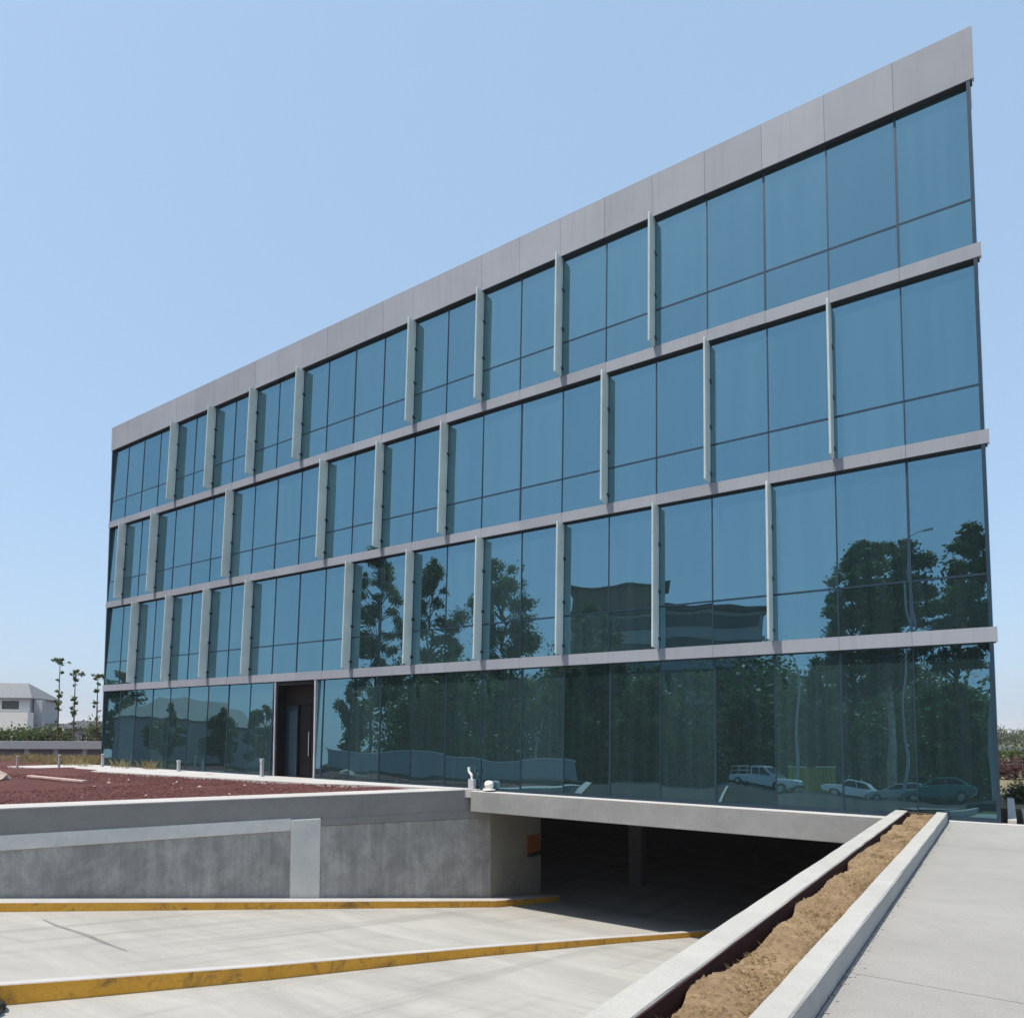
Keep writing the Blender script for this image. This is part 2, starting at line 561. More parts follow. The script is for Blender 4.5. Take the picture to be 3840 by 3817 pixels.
# concrete strip at the foot of the front, and the path along the wall top
sw = MB().prism([(-36.2, 0.02), (-36.2, -3.55), (-30.6, -3.08), (-28.7, -2.87), (-17.7, -1.75), (-15.9, -1.12), (-13.1, -0.62), (-12.35, -0.3), (-12.35, 0.02)], -0.2, 0.045)
tag(sw.build('footpath', 'path'), kind='structure')
pt = MB()
pt.add([wp(S0, -0.9, 0.035), wp(S0, -0.02, 0.005), wp(12.0, -0.02, 0.005), wp(11.2, -0.85, 0.035),
        wp(S0, -0.9, -0.2), wp(S0, -0.02, -0.2), wp(12.0, -0.02, -0.2), wp(11.2, -0.85, -0.2)],
       [(0, 1, 2, 3), (4, 7, 6, 5), (0, 4, 5, 1), (1, 5, 6, 2), (2, 6, 7, 3), (3, 7, 4, 0)])
tag(pt.build('garden_path', 'path'), kind='structure')

# the ramp: sheet sloping down into the garage, with two curbs
rp = MB()
ny = 26
rows = []
for j in range(ny + 1):
    y = -17.0 + (19.0 + 17.0) * j / ny
    rows.append(y)
rows = sorted(rows + [4.1])
for y in rows:
    xl = W0.x + (y - W0.y) * WD.x / WD.y - 0.1 if y < 0.2 else -12.5
    rp.v.append((xl, y, floor_z(0, y)))
    rp.v.append((-1.60, y, floor_z(0, y)))
for j in range(len(rows) - 1):
    rp.f.append((2 * j, 2 * j + 1, 2 * j + 3, 2 * j + 2))
for j in range(len(rp.v)):
    x, y, z = rp.v[j]
    if y > 3.9 and x < -10: rp.v[j] = (-30.0, y, z)

def ramp_mat():
    m, nt, b = new_mat('driveway_concrete')
    v = coords(nt, kind='World')
    c = (0.345, 0.337, 0.320)
    f1 = noise(nt, coords(nt, (0.35, 1.2, 0.3), 'World'), 0.9, 8, 0.65, 0.5)
    col = ramp(nt, f1, tuple(x * 0.86 for x in c), tuple(x * 1.1 for x in c), 0.35, 0.65)
    f2 = noise(nt, v, 3.5, 6, 0.7)
    col = mixc(nt, ramp(nt, f2, (0, 0, 0), (0.22,) * 3, 0.5, 0.75), col, tuple(x * 0.7 for x in c))
    f3 = noise(nt, v, 40, 3, 0.7)
    col = mixc(nt, 0.2, col, ramp(nt, f3, (0.55,) * 3, (1.35,) * 3), 'MULTIPLY')
    mp = nt.nodes.new('ShaderNodeMapping')                # tyre wear, drawn out along the lanes
    g = nt.nodes.new('ShaderNodeNewGeometry')
    nt.links.new(g.outputs['Position'], mp.inputs['Vector'])
    mp.inputs['Rotation'].default_value = (0, 0, 0.24)
    mp.inputs['Scale'].default_value = (2.2, 0.10, 0.1)
    f6 = noise(nt, mp.outputs['Vector'], 1.0, 4, 0.6)
    col = mixc(nt, ramp(nt, f6, (0, 0, 0), (0.38,) * 3, 0.52, 0.7), col, (0.17, 0.165, 0.155))
    f7 = noise(nt, v, 1.3, 9, 0.8, 0.2)
    col = mixc(nt, ramp(nt, f7, (0, 0, 0), (0.4,) * 3, 0.62, 0.72), col, (0.15, 0.145, 0.135))
    nt.links.new(col, b.inputs['Base Color'])
    b.inputs['Roughness'].default_value = 0.8
    b.inputs['Specular IOR Level'].default_value = 0.25
    bump(nt, b, f3, 0.2, 0.005)
    return m
MT['drive'] = ramp_mat()
tag(rp.build('ramp', 'drive'), kind='structure')
dw = MB()
for i, y in enumerate(np.linspace(-32.4, -17.0, 12)):
    y = float(y)
    dw.v += [(W0.x + (y - W0.y) * WD.x / WD.y - 0.1, y, floor_z(0, y)), (-1.60, y, floor_z(0, y))]
    if i: dw.f.append((2 * i - 2, 2 * i - 1, 2 * i + 1, 2 * i))
tag(dw.build('driveway', 'asphalt'), kind='structure')
# a dark water run along a joint of the ramp
st = MB()
P = [(-15.35, -11.30), (-14.6, -11.37), (-13.6, -11.33), (-12.8, -11.40), (-12.0, -11.42)]
wd = [0.02, 0.045, 0.06, 0.05, 0.015]
for i, ((x, y), w) in enumerate(zip(P, wd)):
    st.v += [(x, y - w, floor_z(0, y - w) + 0.004), (x, y + w, floor_z(0, y + w) + 0.004)]
    if i: st.f.append((2 * i - 2, 2 * i, 2 * i + 1, 2 * i - 1))
MT['wet'] = concrete('damp_concrete', (0.20, 0.20, 0.195), 0.15, 2)
tag(st.build('damp_streak', 'wet'), kind='structure')

def curb(name, label, pts, width, hf, side):
    """pts: front foot line; the curb body lies to `side` of it; yellow front, pale top"""
    t = thing(name, label, 'curb', (pts[0][0], pts[0][1], floor_z(0, pts[0][1])))
    L = t.location
    fr, tp = MB(), MB()
    for i, (x, y) in enumerate(pts):
        a = pts[max(i - 1, 0)]; b = pts[min(i + 1, len(pts) - 1)]
        d = Vector((b[0] - a[0], b[1] - a[1], 0)).normalized()
        n = Vector((-d.y, d.x, 0)) * side
        z = floor_z(0, y)
        h = hf(y)
        q = Vector((x, y, z)) - L
        k = 0.012
        ring = [q + Vector((0, 0, -0.05)), q + Vector((0, 0, h - k)), q + n * 0.03 + Vector((0, 0, h - k)), q + n * 0.03 + Vector((0, 0, -0.05))]
        fr.v += [tuple(p) for p in ring]
        ring = [q + n * 0.004 + Vector((0, 0, h - k)), q + n * 0.012 + Vector((0, 0, h)), q + n * width + Vector((0, 0, h)), q + n * width + Vector((0, 0, -0.05)), q + n * 0.031 + Vector((0, 0, -0.05))]
        tp.v += [tuple(p) for p in ring]
        if i:
            for k4 in range(4):
                fr.f.append((4 * i - 4 + k4, 4 * i + k4, 4 * i + (k4 + 1) % 4, 4 * i - 4 + (k4 + 1) % 4))
            for k5 in range(5):
                tp.f.append((5 * i - 5 + k5, 5 * i + k5, 5 * i + (k5 + 1) % 5, 5 * i - 5 + (k5 + 1) % 5))
    for m_, n_ in ((fr, 4), (tp, 5)):
        e = len(m_.v) - n_
        m_.f.append(tuple(range(n_))); m_.f.append(tuple(e + k for k in range(n_ - 1, -1, -1)))
    for m_ in (fr, tp):                                  # consistent outward faces
        if side > 0: m_.f = [f[::-1] for f in m_.f]
    fr.build('yellow_face', 'yellow', t)
    tp.build('curb_top', 'path', t)
    return t
cpts = [wp(s, 0.5)[:2] for s in np.linspace(S0, 12.7, 12)] + [(-11.75, 2.0), (-11.7, 3.6)]
curb('curb', 'yellow fronted concrete curb along the foot of the grey retaining wall', cpts, 0.49, lambda y: 0.19, 1)
curb('curb', 'weathered yellow median curb dividing the two lanes of the ramp', [(-13.9, -30.0), (-10.02, -14.26), (-9.78, -13.36), (-9.14, -10.77), (-8.22, -6.17), (-7.21, -1.94), (-6.47, 0.75), (-5.7, 3.6)], 0.15, lambda y: min(0.26, max(0.13, 0.13 - 0.0095 * (y + 1))), 1)

# ------------------------------------------------------------------ retaining wall
wl_t = thing('retaining_wall', 'grey cast concrete retaining wall with lighter beam and pier beside the ramp', 'wall', wp(0, 0, -2.0))
def wbox(s0, s1, o0, o1, zb, zt, name, mat, bev=0.0):
    L = Vector(wl_t.location)
    m = MB()
    f = (lambda z, s: z(s) if callable(z) else z)
    vs = [Vector(wp(s0, o0, f(zb, s0))), Vector(wp(s1, o0, f(zb, s1))), Vector(wp(s1, o1, f(zb, s1))), Vector(wp(s0, o1, f(zb, s0))),
          Vector(wp(s0, o0, f(zt, s0))), Vector(wp(s1, o0, f(zt, s1))), Vector(wp(s1, o1, f(zt, s1))), Vector(wp(s0, o1, f(zt, s0)))]
    m.add([tuple(v - L) for v in vs], [(0, 1, 2, 3), (4, 7, 6, 5), (0, 4, 5, 1), (1, 5, 6, 2), (2, 6, 7, 3), (3, 7, 4, 0)])
    return m.build(name, mat, wl_t, bevel=bev)
zfl = lambda s: floor_z(0, wp(s)[1]) - 0.1
beam_t = lambda s: -0.60 + 0.011 * max(0, s)
beam_b = lambda s: -0.965 + 0.019 * max(0, s)
wbox(S0, S1, -0.25, 0.0, lambda s: beam_t(s) - 0.02 if s < 7.6 else -0.6, -0.001, 'upper_fascia', 'wall_mid')
wbox(S0, 6.52, -0.25, 0.035, beam_b, beam_t, 'wall_beam', 'wall_light', 0.012)
wbox(6.52, 7.34, -0.25, 0.045, zfl, -0.56, 'pier', 'wall_light', 0.03)
wbox(S0, 6.52, -0.25, -0.02, zfl, lambda s: beam_b(s) + 0.01, 'wall_panel', 'wall_dark')
wbox(7.34, S1, -0.25, -0.015, zfl, lambda s: -0.78 - 0.012 * (s - 7.3), 'wall_panel', 'wall_dark')
wbox(7.34, S1, -0.25, 0.012, lambda s: -0.77 - 0.012 * (s - 7.3), -0.592, 'wall_beam', 'wall_mid')
wbox(S0, S1, -0.45, 0.02, -0.001, 0.03, 'coping', 'path', 0.006)

# ------------------------------------------------------------------ garage under the front
gr = thing('underground_garage', 'dark underground car park behind the wide opening below the glass front', 'garage', (-12.33, 0.4, -3.45))
gl_ = Vector(gr.location)
def gbox(name, mat, *b, bev=0.0):
    return MB().box(b[0] - gl_.x, b[1] - gl_.x, b[2] - gl_.y, b[3] - gl_.y, b[4] - gl_.z, b[5] - gl_.z).build(name, mat, gr, bevel=bev)
gbox('jamb_wall', 'jamb', -12.63, -12.335, 0.45, 3.5, -4.2, -0.62)
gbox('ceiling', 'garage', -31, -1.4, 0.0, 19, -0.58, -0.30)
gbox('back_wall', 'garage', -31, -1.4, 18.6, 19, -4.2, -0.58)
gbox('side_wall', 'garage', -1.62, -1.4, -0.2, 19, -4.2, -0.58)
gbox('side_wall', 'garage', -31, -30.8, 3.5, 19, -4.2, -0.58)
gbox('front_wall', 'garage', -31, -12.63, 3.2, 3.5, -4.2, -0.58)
for x, y in ((-10.9, 8.2),):
    gbox('column', 'dim', x - 0.25, x + 0.25, y - 0.25, y + 0.25, -4.2, -0.58, bev=0.02)
bm = thing('concrete_beam', 'long stained concrete edge beam over the garage opening', 'beam', (-12.6, -0.45, -0.6))
L = Vector(bm.location)
MB().box(-12.45 - L.x, -1.62 - L.x, 0.0, 0.45, 0.0, 0.57).build('beam_face', 'beam', bm, bevel=0.015)
MB().box(-12.45 - L.x, -1.62 - L.x, 0.0, 0.49, 0.572, 0.602).build('beam_top', 'path', bm, bevel=0.008)
sg = thing('wall_sign', 'small orange sign plate with a dark lower edge on the garage jamb', 'sign', (-12.33, 2.55, -2.3))
MB().box(0.0, 0.04, 0, 0.85, 0.12, 0.66).build('plate', 'orange', sg)
MB().box(0.0, 0.10, 0.05, 0.85, 0.0, 0.115).build('tray', 'black', sg)

# ------------------------------------------------------------------ planter
pn = thing('planter', 'long narrow concrete planter of dry soil between the ramp and the pavement', 'planter', (-1.3, -0.8, 0))
L = Vector(pn.location)
def pbox(name, mat, x0, x1, y0, y1, z0, z1, bev=0.012):
    return MB().box(x0 - L.x, x1 - L.x, y0 - L.y, y1 - L.y, z0 - L.z, z1 - L.z).build(name, mat, pn, bevel=bev)
def rough_wall(name, x0, x1, y0, y1, z0, z1, seed):
    """cast curb wall whose arrises wander a little"""
    rg = random.Random(seed)
    n = 60
    V, Fq = [], []
    j = lambda a: rg.uniform(-a, a)
    for i in range(n + 1):
        y = y0 + (y1 - y0) * i / n
        V += [(x0 + j(.004), y, z0), (x0 + j(.003), y, z1 - .012 + j(.003)), (x0 + .012 + j(.004), y, z1 + j(.003)),
              (x1 - .010 + j(.004), y, z1 + j(.003)), (x1 + j(.003), y, z1 - .012 + j(.003)), (x1 + j(.004), y, z0)]
    for i in range(n):
        for k in range(6):
            a, b = 6 * i + k, 6 * i + (k + 1) % 6
            Fq.append((a, a + 6, b + 6, b))
    V = [(a - L.x, b - L.y, c - L.z) for a, b, c in V]
    o = raw(name, V, Fq, 'curb', pn)
    m = MB(); e = 6 * n
    o2 = None
    return o
rough_wall('planter_wall', -1.745, -1.52, -23.5, -0.47, -3.7, 0.18, 1)
rough_wall('planter_wall', -1.035, -0.85, -23.5, -0.42, -0.3, 0.18, 2)
pbox('end_wall', 'curb', -1.035, -0.85, -0.43, -0.41, -0.3, 0.178, 0)
pbox('shaded_soil_lining', 'shaded_soil', -1.52, -1.507, -23.4, -0.47, -0.3, 0.168, 0)  # earth-stained strip on the inner face, trench shade painted in as dark maroon
pbox('end_board', 'soil_edge', -1.52, -1.04, -0.46, -0.42, -0.3, 0.15)
V, Fq = [], []
nx, ny = 24, 620
for j in range(ny + 1):
    y = -23.5 + 23.04 * j / ny
    for i in range(nx + 1):
        t = i / nx
        x = -1.53 + 0.50 * t
        lip = -0.10 + 0.23 * abs(math.sin(y * 0.95 + 0.7 * math.sin(y * 2.3) + 0.4)) ** 1.1
        edge = min(1.0, max(0.0, (t - lip) / 0.09))
        z = -0.12 + 0.235 * edge + 0.011 * math.sin(y * 3.1 + x * 9) + 0.006 * math.sin(y * 7.7 - x * 17) + RNG.normal(0, 0.006)
        if t > 0.85: z -= 0.03 * (t - 0.85) / 0.15
        V.append((x - L.x, y - L.y, z - L.z))
w = nx + 1
for j in range(ny):
    for i in range(nx):
        Fq.append((j * w + i, j * w + i + 1, (j + 1) * w + i + 1, (j + 1) * w + i))
raw('soil', V, Fq, 'soil', pn)

def stones(name, mat, spots, smin, smax, label_kind='stuff', parent=None, off=(0, 0, 0)):
    """irregular little stones: jittered octahedra, joined"""
    base = np.array([(1, 0, 0), (-1, 0, 0), (0, 1, 0), (0, -1, 0), (0, 0, .75), (0, 0, -.75)], float)
    fc = np.array([(0, 2, 4), (2, 1, 4), (1, 3, 4), (3, 0, 4), (2, 0, 5), (1, 2, 5), (3, 1, 5), (0, 3, 5)])
    V, Fq = [], []
    for i, (x, y, z) in enumerate(spots):
        s = RNG.uniform(smin, smax) * RNG.uniform(0.5, 1)
        v = base * s * (1 + RNG.uniform(-.35, .35, (6, 3)))
        a = RNG.uniform(0, 6.28); c_, s_ = math.cos(a), math.sin(a)
        v = np.stack([v[:, 0] * c_ - v[:, 1] * s_, v[:, 0] * s_ + v[:, 1] * c_, v[:, 2]], 1) + (x - off[0], y - off[1], z - off[2])
        V.append(v); Fq.append(fc + 6 * i)
    o = raw(name, np.concatenate(V), np.concatenate(Fq), mat, parent)
    o['kind'] = 'stuff'
    return o
def blades(name, mat, spots, hmin, hmax, wd=0.006, lean=0.6, parent=None, off=(0, 0, 0)):
    V, Fq = [], []
    for i, (x, y, z) in enumerate(spots):
        h = RNG.uniform(hmin, hmax); a = RNG.uniform(0, 6.28); l = RNG.uniform(0, lean) * h
        dx, dy = math.cos(a), math.sin(a)
        px_, py_ = -dy * wd, dx * wd
        x -= off[0]; y -= off[1]; z -= off[2]
        V += [(x - px_, y - py_, z), (x + px_, y + py_, z), (x + dx * l * .4 + px_ * .7, y + dy * l * .4 + py_ * .7, z + h * .6), (x + dx * l, y + dy * l, z + h)]
        Fq.append((4 * i, 4 * i + 1, 4 * i + 2, 4 * i + 3))
    o = raw(name, V, Fq, mat, parent)
    o['kind'] = 'stuff'
    return o
sp_ = []
for _ in range(6500):
    y = -0.7 - 17 * RNG.random() ** 1.0
    x = -1.37 + 0.32 * RNG.random()
    sp_.append((x, y, 0.10 + RNG.normal(0, .01)))
stones('soil_clod', 'soil', sp_, 0.003, 0.019, parent=pn, off=L)
bl = []
for _ in range(260):
    y = -0.8 - 14.5 * RNG.random(); x = -1.38 + 0.32 * RNG.random()
    for _k in range(14):
        bl.append((x + RNG.normal(0, .02), y + RNG.normal(0, .025), 0.085))
for _ in range(70):
    y = -12.6 - 2.6 * RNG.random(); x = -1.44 + 0.2 * RNG.random()
    for _k in range(16):
        bl.append((x + RNG.normal(0, .02), y + RNG.normal(0, .025), 0.07))
blades('dry_grass', 'straw', bl, 0.02, 0.065, 0.0022, 1.4, parent=pn, off=L)

# loose crumbs of soil fallen on the pavement beside the curb
sp_ = []
for _ in range(420):
    y = -0.6 - 15 * RNG.random() ** 0.8
    sp_.append((-0.845 + abs(RNG.normal(0, 0.035)), y, 0.004))
stones('soil_crumb', 'pave', sp_, 0.004, 0.016)

# ------------------------------------------------------------------ red gravel stones, debris, weeds
sp_ = []
while len(sp_) < 16000:
    x = -12.8 - 26 * RNG.random(); y = -13 + 13 * RNG.random()
    s_line = W0.x + (y - W0.y) * WD.x / WD.y - 1.0
    if x < s_line and y < -1.1 - (-(x + 15.9) * 0.1 if x < -15.9 else 0) - 0.15:
        sp_.append((x, y, 0.01))
stones('gravel_stone', 'stone_red', sp_, 0.012, 0.048)
sp_ = [(-26 + RNG.normal(0, 1.2), -8.2 + RNG.normal(0, 0.8), 0.05) for _ in range(16)] + [(-22 + RNG.normal(0, 6), -5 + RNG.normal(0, 2.2), 0.03) for _ in range(22)]
sp_ = [p for p in sp_ if p[0] < W0.x + (p[1] - W0.y) * WD.x / WD.y - 1.2 and p[1] < -3]
stones('pale_stone', 'stone_pale', sp_, 0.03, 0.09)
bd = MB().box(-1.35, 1.35, -0.09, 0.09, 0, 0.05).build('board', 'wood', None, (-24.3, -6.9, 0.12))
bd.rotation_euler = (0, 0.03, 0.2)
tag(bd, 'pale pinkish timber board lying on the red gravel bed', 'board')
rock = MB().lathe([(0.30, 0), (0.42, 0.12), (0.36, 0.27), (0.16, 0.38)], n=9)
for i, v in enumerate(rock.v):
    rock.v[i] = (v[0] * (1 + 0.2 * math.sin(i * 2.3)), v[1] * (1 + 0.2 * math.cos(i * 1.7)), v[2] * (1 + .1 * math.sin(i)))
tag(rock.build('boulder', 'stone_pale', None, (-25.9, -8.1, 0.0)), 'pale rounded boulder on the red gravel at the left frame edge', 'rock')
bl = []
for _ in range(230):
    x = -32.5 + RNG.normal(0, 2.2); y = -0.6 + RNG.normal(0, 1.0) + 2.2
    if x > -34.8 and y > -0.3: continue
    for _k in range(26):
        bl.append((x + RNG.normal(0, .14), y + RNG.normal(0, .14), 0.0))
for _ in range(120):
    x = -38 + RNG.normal(0, 3); y = 0.2 + RNG.normal(0, 0.8)
    if x > -34.8: continue
    for _k in range(26):
        bl.append((x + RNG.normal(0, .16), y + RNG.normal(0, .16), 0.0))
blades('dry_weeds', 'weed', bl, 0.15, 0.52, 0.010, 0.9)

# slim survey posts left of the glass front
def post(x, y, h, r, mat, label, grp='slim posts left of the building'):
    t = thing('marker_post', label, 'post', (x, y, 0), 0, grp)
    MB().lathe([(r, 0), (r, h - 0.02), (r * 0.6, h)], n=10).build('shaft', mat, t)
    MB().lathe([(r * 1.25, h), (r * 1.25, h + 0.04), (r * 0.5, h + 0.06)], n=10).build('cap', mat, t)
post(-34.94, -3.6, 0.50, 0.05, 'stone_pale', 'slim pinkish marker post on the gravel, farthest left of three')
post(-31.6, -3.35, 0.62, 0.045, 'pale_post', 'slim pale marker post where the white footpath begins')
post(-32.9, -0.75, 0.58, 0.07, 'pale_post', 'pale marker post at the left bottom corner of the glass front')

# low path lights along the glass front
def path_light(x, y, h, w, label, dome=False):
    t = thing('path_light', label, 'path light', (x, y, 0.045), 0, 'low pale path lights along the glass front')
    if dome:
        MB().lathe([(w, 0), (w, 0.10), (w * 1.15, 0.12), (w * 1.1, h * 0.75), (w * 0.8, h * 0.93), (w * 0.3, h)], n=14).build('dome', 'white', t, smooth=True)
        MB().lathe([(w * 1.6, 0), (w * 1.5, 0.03)], n=14).build('base', 'white', t)
    else:
        w *= 0.72
        MB().box(-w / 2, w / 2, -w / 2, w / 2, 0, h * 0.78).build('stem', 'pale_post', t, bevel=0.01)
        MB().box(-w * .62, w * .62, -w * .62, w * .62, h * 0.78, h).build('head', 'pale_post', t, bevel=0.015)
        MB().box(-w * .8, w * .8, -w * .8, w * .8, 0, 0.025).build('base', 'pale_post', t)
path_light(-27.06, -0.62, 0.46, 0.15, 'low pale box light near the left end of the glass front')
path_light(-21.8, -0.58, 0.66, 0.15, 'low pale box light just left of the dark entrance door')
t = thing('standpipe', 'pale forked standpipe on the slab edge left of the white dome', 'pipe', (-12.55, -0.2, 0.03))
MB().box(-.12, .08, -.07, .07, 0, .30).build('box', 'pale_post', t, bevel=.01)
MB().tube([(-.02, 0, .28), (-.04, 0, .42), (-.13, 0, .52), (-.14, 0, .66)], .04, 8).build('pipe', 'white', t)
MB().tube([(-.02, 0, .30), (.07, 0, .44), (.13, 0, .50), (.14, 0, .62)], .018, 8).build('pipe', 'steel', t)
path_light(-11.95, -0.22, 0.27, 0.12, 'white domed light on the beam above the garage jamb', True)

# ------------------------------------------------------------------ the glass office building
W = 34.34
PW = W / 25
ROWS = [(0.0, 3.60), (3.90, 7.655), (7.94, 11.60), (11.90, 15.48)]
TOP = 16.61
bd_ = thing('office_building', 'four storey office building with blue green mirror glass front and grey slab bands', 'building', (0, 0, 0))
jx = [-PW * k for k in range(26)]
rg = random.Random(3)
D0, D1 = -15.82 * PW, -14.28 * PW                      # door bay
# body behind the glass: a wedge, shallow at the near corner
foot = [(-0.1, 0.16), (-0.1, 1.65), (-W + 0.1, 13.8), (-W + 0.1, 0.16), (D0, 0.16), (D0, 0.63), (D1, 0.63), (D1, 0.16)]
MB().prism(foot, 0.0, TOP - 0.6).build('core', 'core', bd_)
MB().prism([(0.0, 0.3), (0.0, 1.68), (-W, 14), (-W, 0.3)], TOP - 0.55, TOP - 0.45).build('roof', 'roof', bd_)
pane_cache = {}
LEAN = math.radians(2.0)                               # every storey of glass leans back a little
def lean_y(z):
    zr = max(a for a, b in ROWS if a <= z + 0.1)
    mid = {0.0: 1.8, 3.90: 5.78, 7.94: 9.77, 11.90: 13.69}[zr]
    return 0.02 + (z - mid) * math.tan(LEAN)
def pane(x0, x1, z0, z1, name='glass_pane'):
    w, h = round(x1 - x0, 3), round(z1 - z0, 3)
    key = (w, h)
    loc = ((x0 + x1) / 2, lean_y((z0 + z1) / 2), (z0 + z1) / 2)
    rot = (-LEAN + math.radians(rg.gauss(0, 0.07)), 0, math.radians(rg.gauss(0, 0.14)))
    if key not in pane_cache:
        o = MB().box(-w / 2, w / 2, -0.012, 0.012, -h / 2, h / 2).build(name, 'glass', bd_, loc)
        pane_cache[key] = o
        o.rotation_euler = rot
    else:
        inst(pane_cache[key], name, bd_, loc, rot)
bar_cache = {}
def bar(name, x0, x1, y0, y1, z0, z1, mat, parent=None):
    key = (name, mat, round(x1 - x0, 3), round(y1 - y0, 3), round(z1 - z0, 3))
    loc = ((x0 + x1) / 2, (y0 + y1) / 2, (z0 + z1) / 2)
    parent = parent or bd_
    if key not in bar_cache:
        a, b, c = (x1 - x0) / 2, (y1 - y0) / 2, (z1 - z0) / 2
        bar_cache[key] = MB().box(-a, a, -b, b, -c, c).build(name, mat, parent, loc)
        return bar_cache[key]
    return inst(bar_cache[key], name, parent, loc)
FINS = {1: (3, 5, 7, 9, 11, 13, 17, 19, 21, 23), 2: (2, 4, 6, 10, 12, 14, 18, 22, 24), 3: (5, 7, 9, 11, 15, 17, 19, 21)}
TR = {1: 4.99, 2: 8.92, 3: 12.90}
G = 0.028
for r, (z0, z1) in enumerate(ROWS):
    for k in range(25):
        xa, xb = jx[k + 1] + G / 2, jx[k] - G / 2
        if r == 0:
            b0 = z0 + 0.09
            if k in (14, 15):
                if k == 14:
                    pane(D1 + 0.08, xb, b0, z1)
                else:
                    pane(xa, D0 - 0.065, b0, z1)
                continue
            pane(xa, xb, b0, z1)
        else:
            pane(xa, xb, z0, TR[r] - 0.02)
            pane(xa, xb, TR[r] + 0.02, z1)
            bar('transom', jx[k + 1] + 0.03, jx[k] - 0.03, lean_y(TR[r]) - 0.022, lean_y(TR[r]) + 0.04, TR[r] - 0.022, TR[r] + 0.022, 'mullion')
    for k in range(26):
        if r == 0 and k == 15: continue
        wide = 0.026 if (k + r) % 2 else 0.046
        if k == 0: bar('mullion', -0.07, -0.004, -0.07, 0.1, z0, z1, 'mullion')
        elif k == 25: bar('mullion', jx[k], jx[k] + 0.08, -0.07, 0.1, z0, z1, 'mullion')
        else:
            mu = bar('mullion', jx[k] - wide / 2, jx[k] + wide / 2, -0.03, 0.03, z0, z1, 'mullion')
            mu.location.y = lean_y((z0 + z1) / 2) - 0.002
            mu.rotation_euler.x = -LEAN
    if r == 0:
        bar('base_rail', -W, D0 - 0.1, -0.075, 0.08, 0.0, 0.088, 'mullion')
        bar('base_rail', D1 + 0.1, 0.0, -0.075, 0.08, 0.0, 0.088, 'mullion')
# slab bands and parapet: one cladding panel per bay, dark open joints
for (zb, zt, nm) in ((3.60, 3.90, 'band_panel'), (7.655, 7.94, 'band_panel'), (11.60, 11.90, 'band_panel'), (15.48, TOP, 'parapet_panel')):
    pj = 0.078
    for k in range(25):
        x0 = jx[k + 1] + (0.003 if k < 24 else -0.06); x1 = jx[k] - (0.003 if k else -0.065)
        yo = rg.uniform(-0.003, 0.003)
        bar(nm, x0, x1, -pj + yo, -pj + 0.03 + yo, zb, zt, 'panel')
    bar('band_core', -W - 0.03, 0.035, -pj + 0.045, 0.155, zb + 0.006, zt - 0.006, 'panel_joint')
    bar('soffit', -W - 0.03, 0.035, -pj + 0.035, 0.15, zb - 0.012, zb + 0.004, 'soffit')
    bar(nm, 0.04, 0.065, -pj + 0.032, 0.04, zb, zt, 'panel')
bar('parapet_cap', -W - 0.055, 0.062, -0.074, 0.3, TOP + 0.002, TOP + 0.03, 'panel')
bar('parapet_back', -W, 0.0, 0.12, 0.3, TOP - 0.6, TOP - 0.004, 'panel')
# flank at the near corner
for r, (z0, z1) in enumerate(ROWS):
    for j in range(1):
        y0, y1 = 0.16, 1.3
        bar('glass_pane', -0.03, -0.004, y0, y1, z0, z1, 'glass')
# frosted glass blades standing out from the joints, each held by three clamps
FD = 0.41
for r, ks in FINS.items():
    z0, z1 = ROWS[r]
    for k in ks:
        x = jx[k]
        fin = bar('fin', x - 0.022, x + 0.022, -FD - 0.02, 0.0, z0 + 0.004, z1 - 0.016, 'fin')
        h = (z1 - z0) / 2
        fin.rotation_euler.x = -LEAN                    # the blades follow the lean of the glass
        fin.location.y += 0.02
        for q in (-0.86, -0.2, 0.46):
            key = ('clamp',)
            loc = (0.024, FD / 2 - 0.02, q * h)
            if key not in bar_cache:
                bar_cache[key] = MB().box(-0.07, 0.02, -0.05, 0.03, -0.035, 0.035).build('clamp', 'steel', fin, loc, bevel=0.008)
            else:
                inst(bar_cache[key], 'clamp', fin, loc)
# entrance
dr = bar('door_frame', D0, D0 + 0.09, -0.02, 0.62, 0, 3.56, 'door')
bar('door_frame', D1 - 0.09, D1, -0.02, 0.62, 0, 3.56, 'door')
bar('door_frame', D0 + 0.09, D1 - 0.09, -0.02, 0.62, 3.44, 3.56, 'door')
bar('door_post', D0 - 0.06, D0 - 0.005, -0.07, 0.1, 0, 3.59, 'pale_post')
bar('door_post', D1 + 0.005, D1 + 0.075, -0.07, 0.1, 0, 3.59, 'pale_post')
bar('transom_panel', D0 + 0.09, D1 - 0.09, 0.42, 0.47, 2.72, 3.44, 'door_brown')
side_l = bar('sidelight', D0 + 0.09, D0 + 0.72, 0.40, 0.44, 0.03, 2.70, 'mullion')
lf = bar('door_leaf', D0 + 0.75, D0 + 1.36, 0.50, 0.55, 0.03, 2.70, 'door')
lf2 = bar('door_leaf', D0 + 1.38, D1 - 0.10, 0.502, 0.55, 0.03, 2.70, 'door')
MB().tube([(0.24, -0.06, -0.55), (0.24, -0.06, 0.35)], 0.018, 8).build('handle', 'pale_post', lf)
MB().tube([(-0.2, -0.06, -0.55), (-0.2, -0.06, 0.35)], 0.018, 8).build('handle', 'steel', lf2)
bar('threshold', D0, D1, -0.05, 0.62, 0.0, 0.028, 'door')

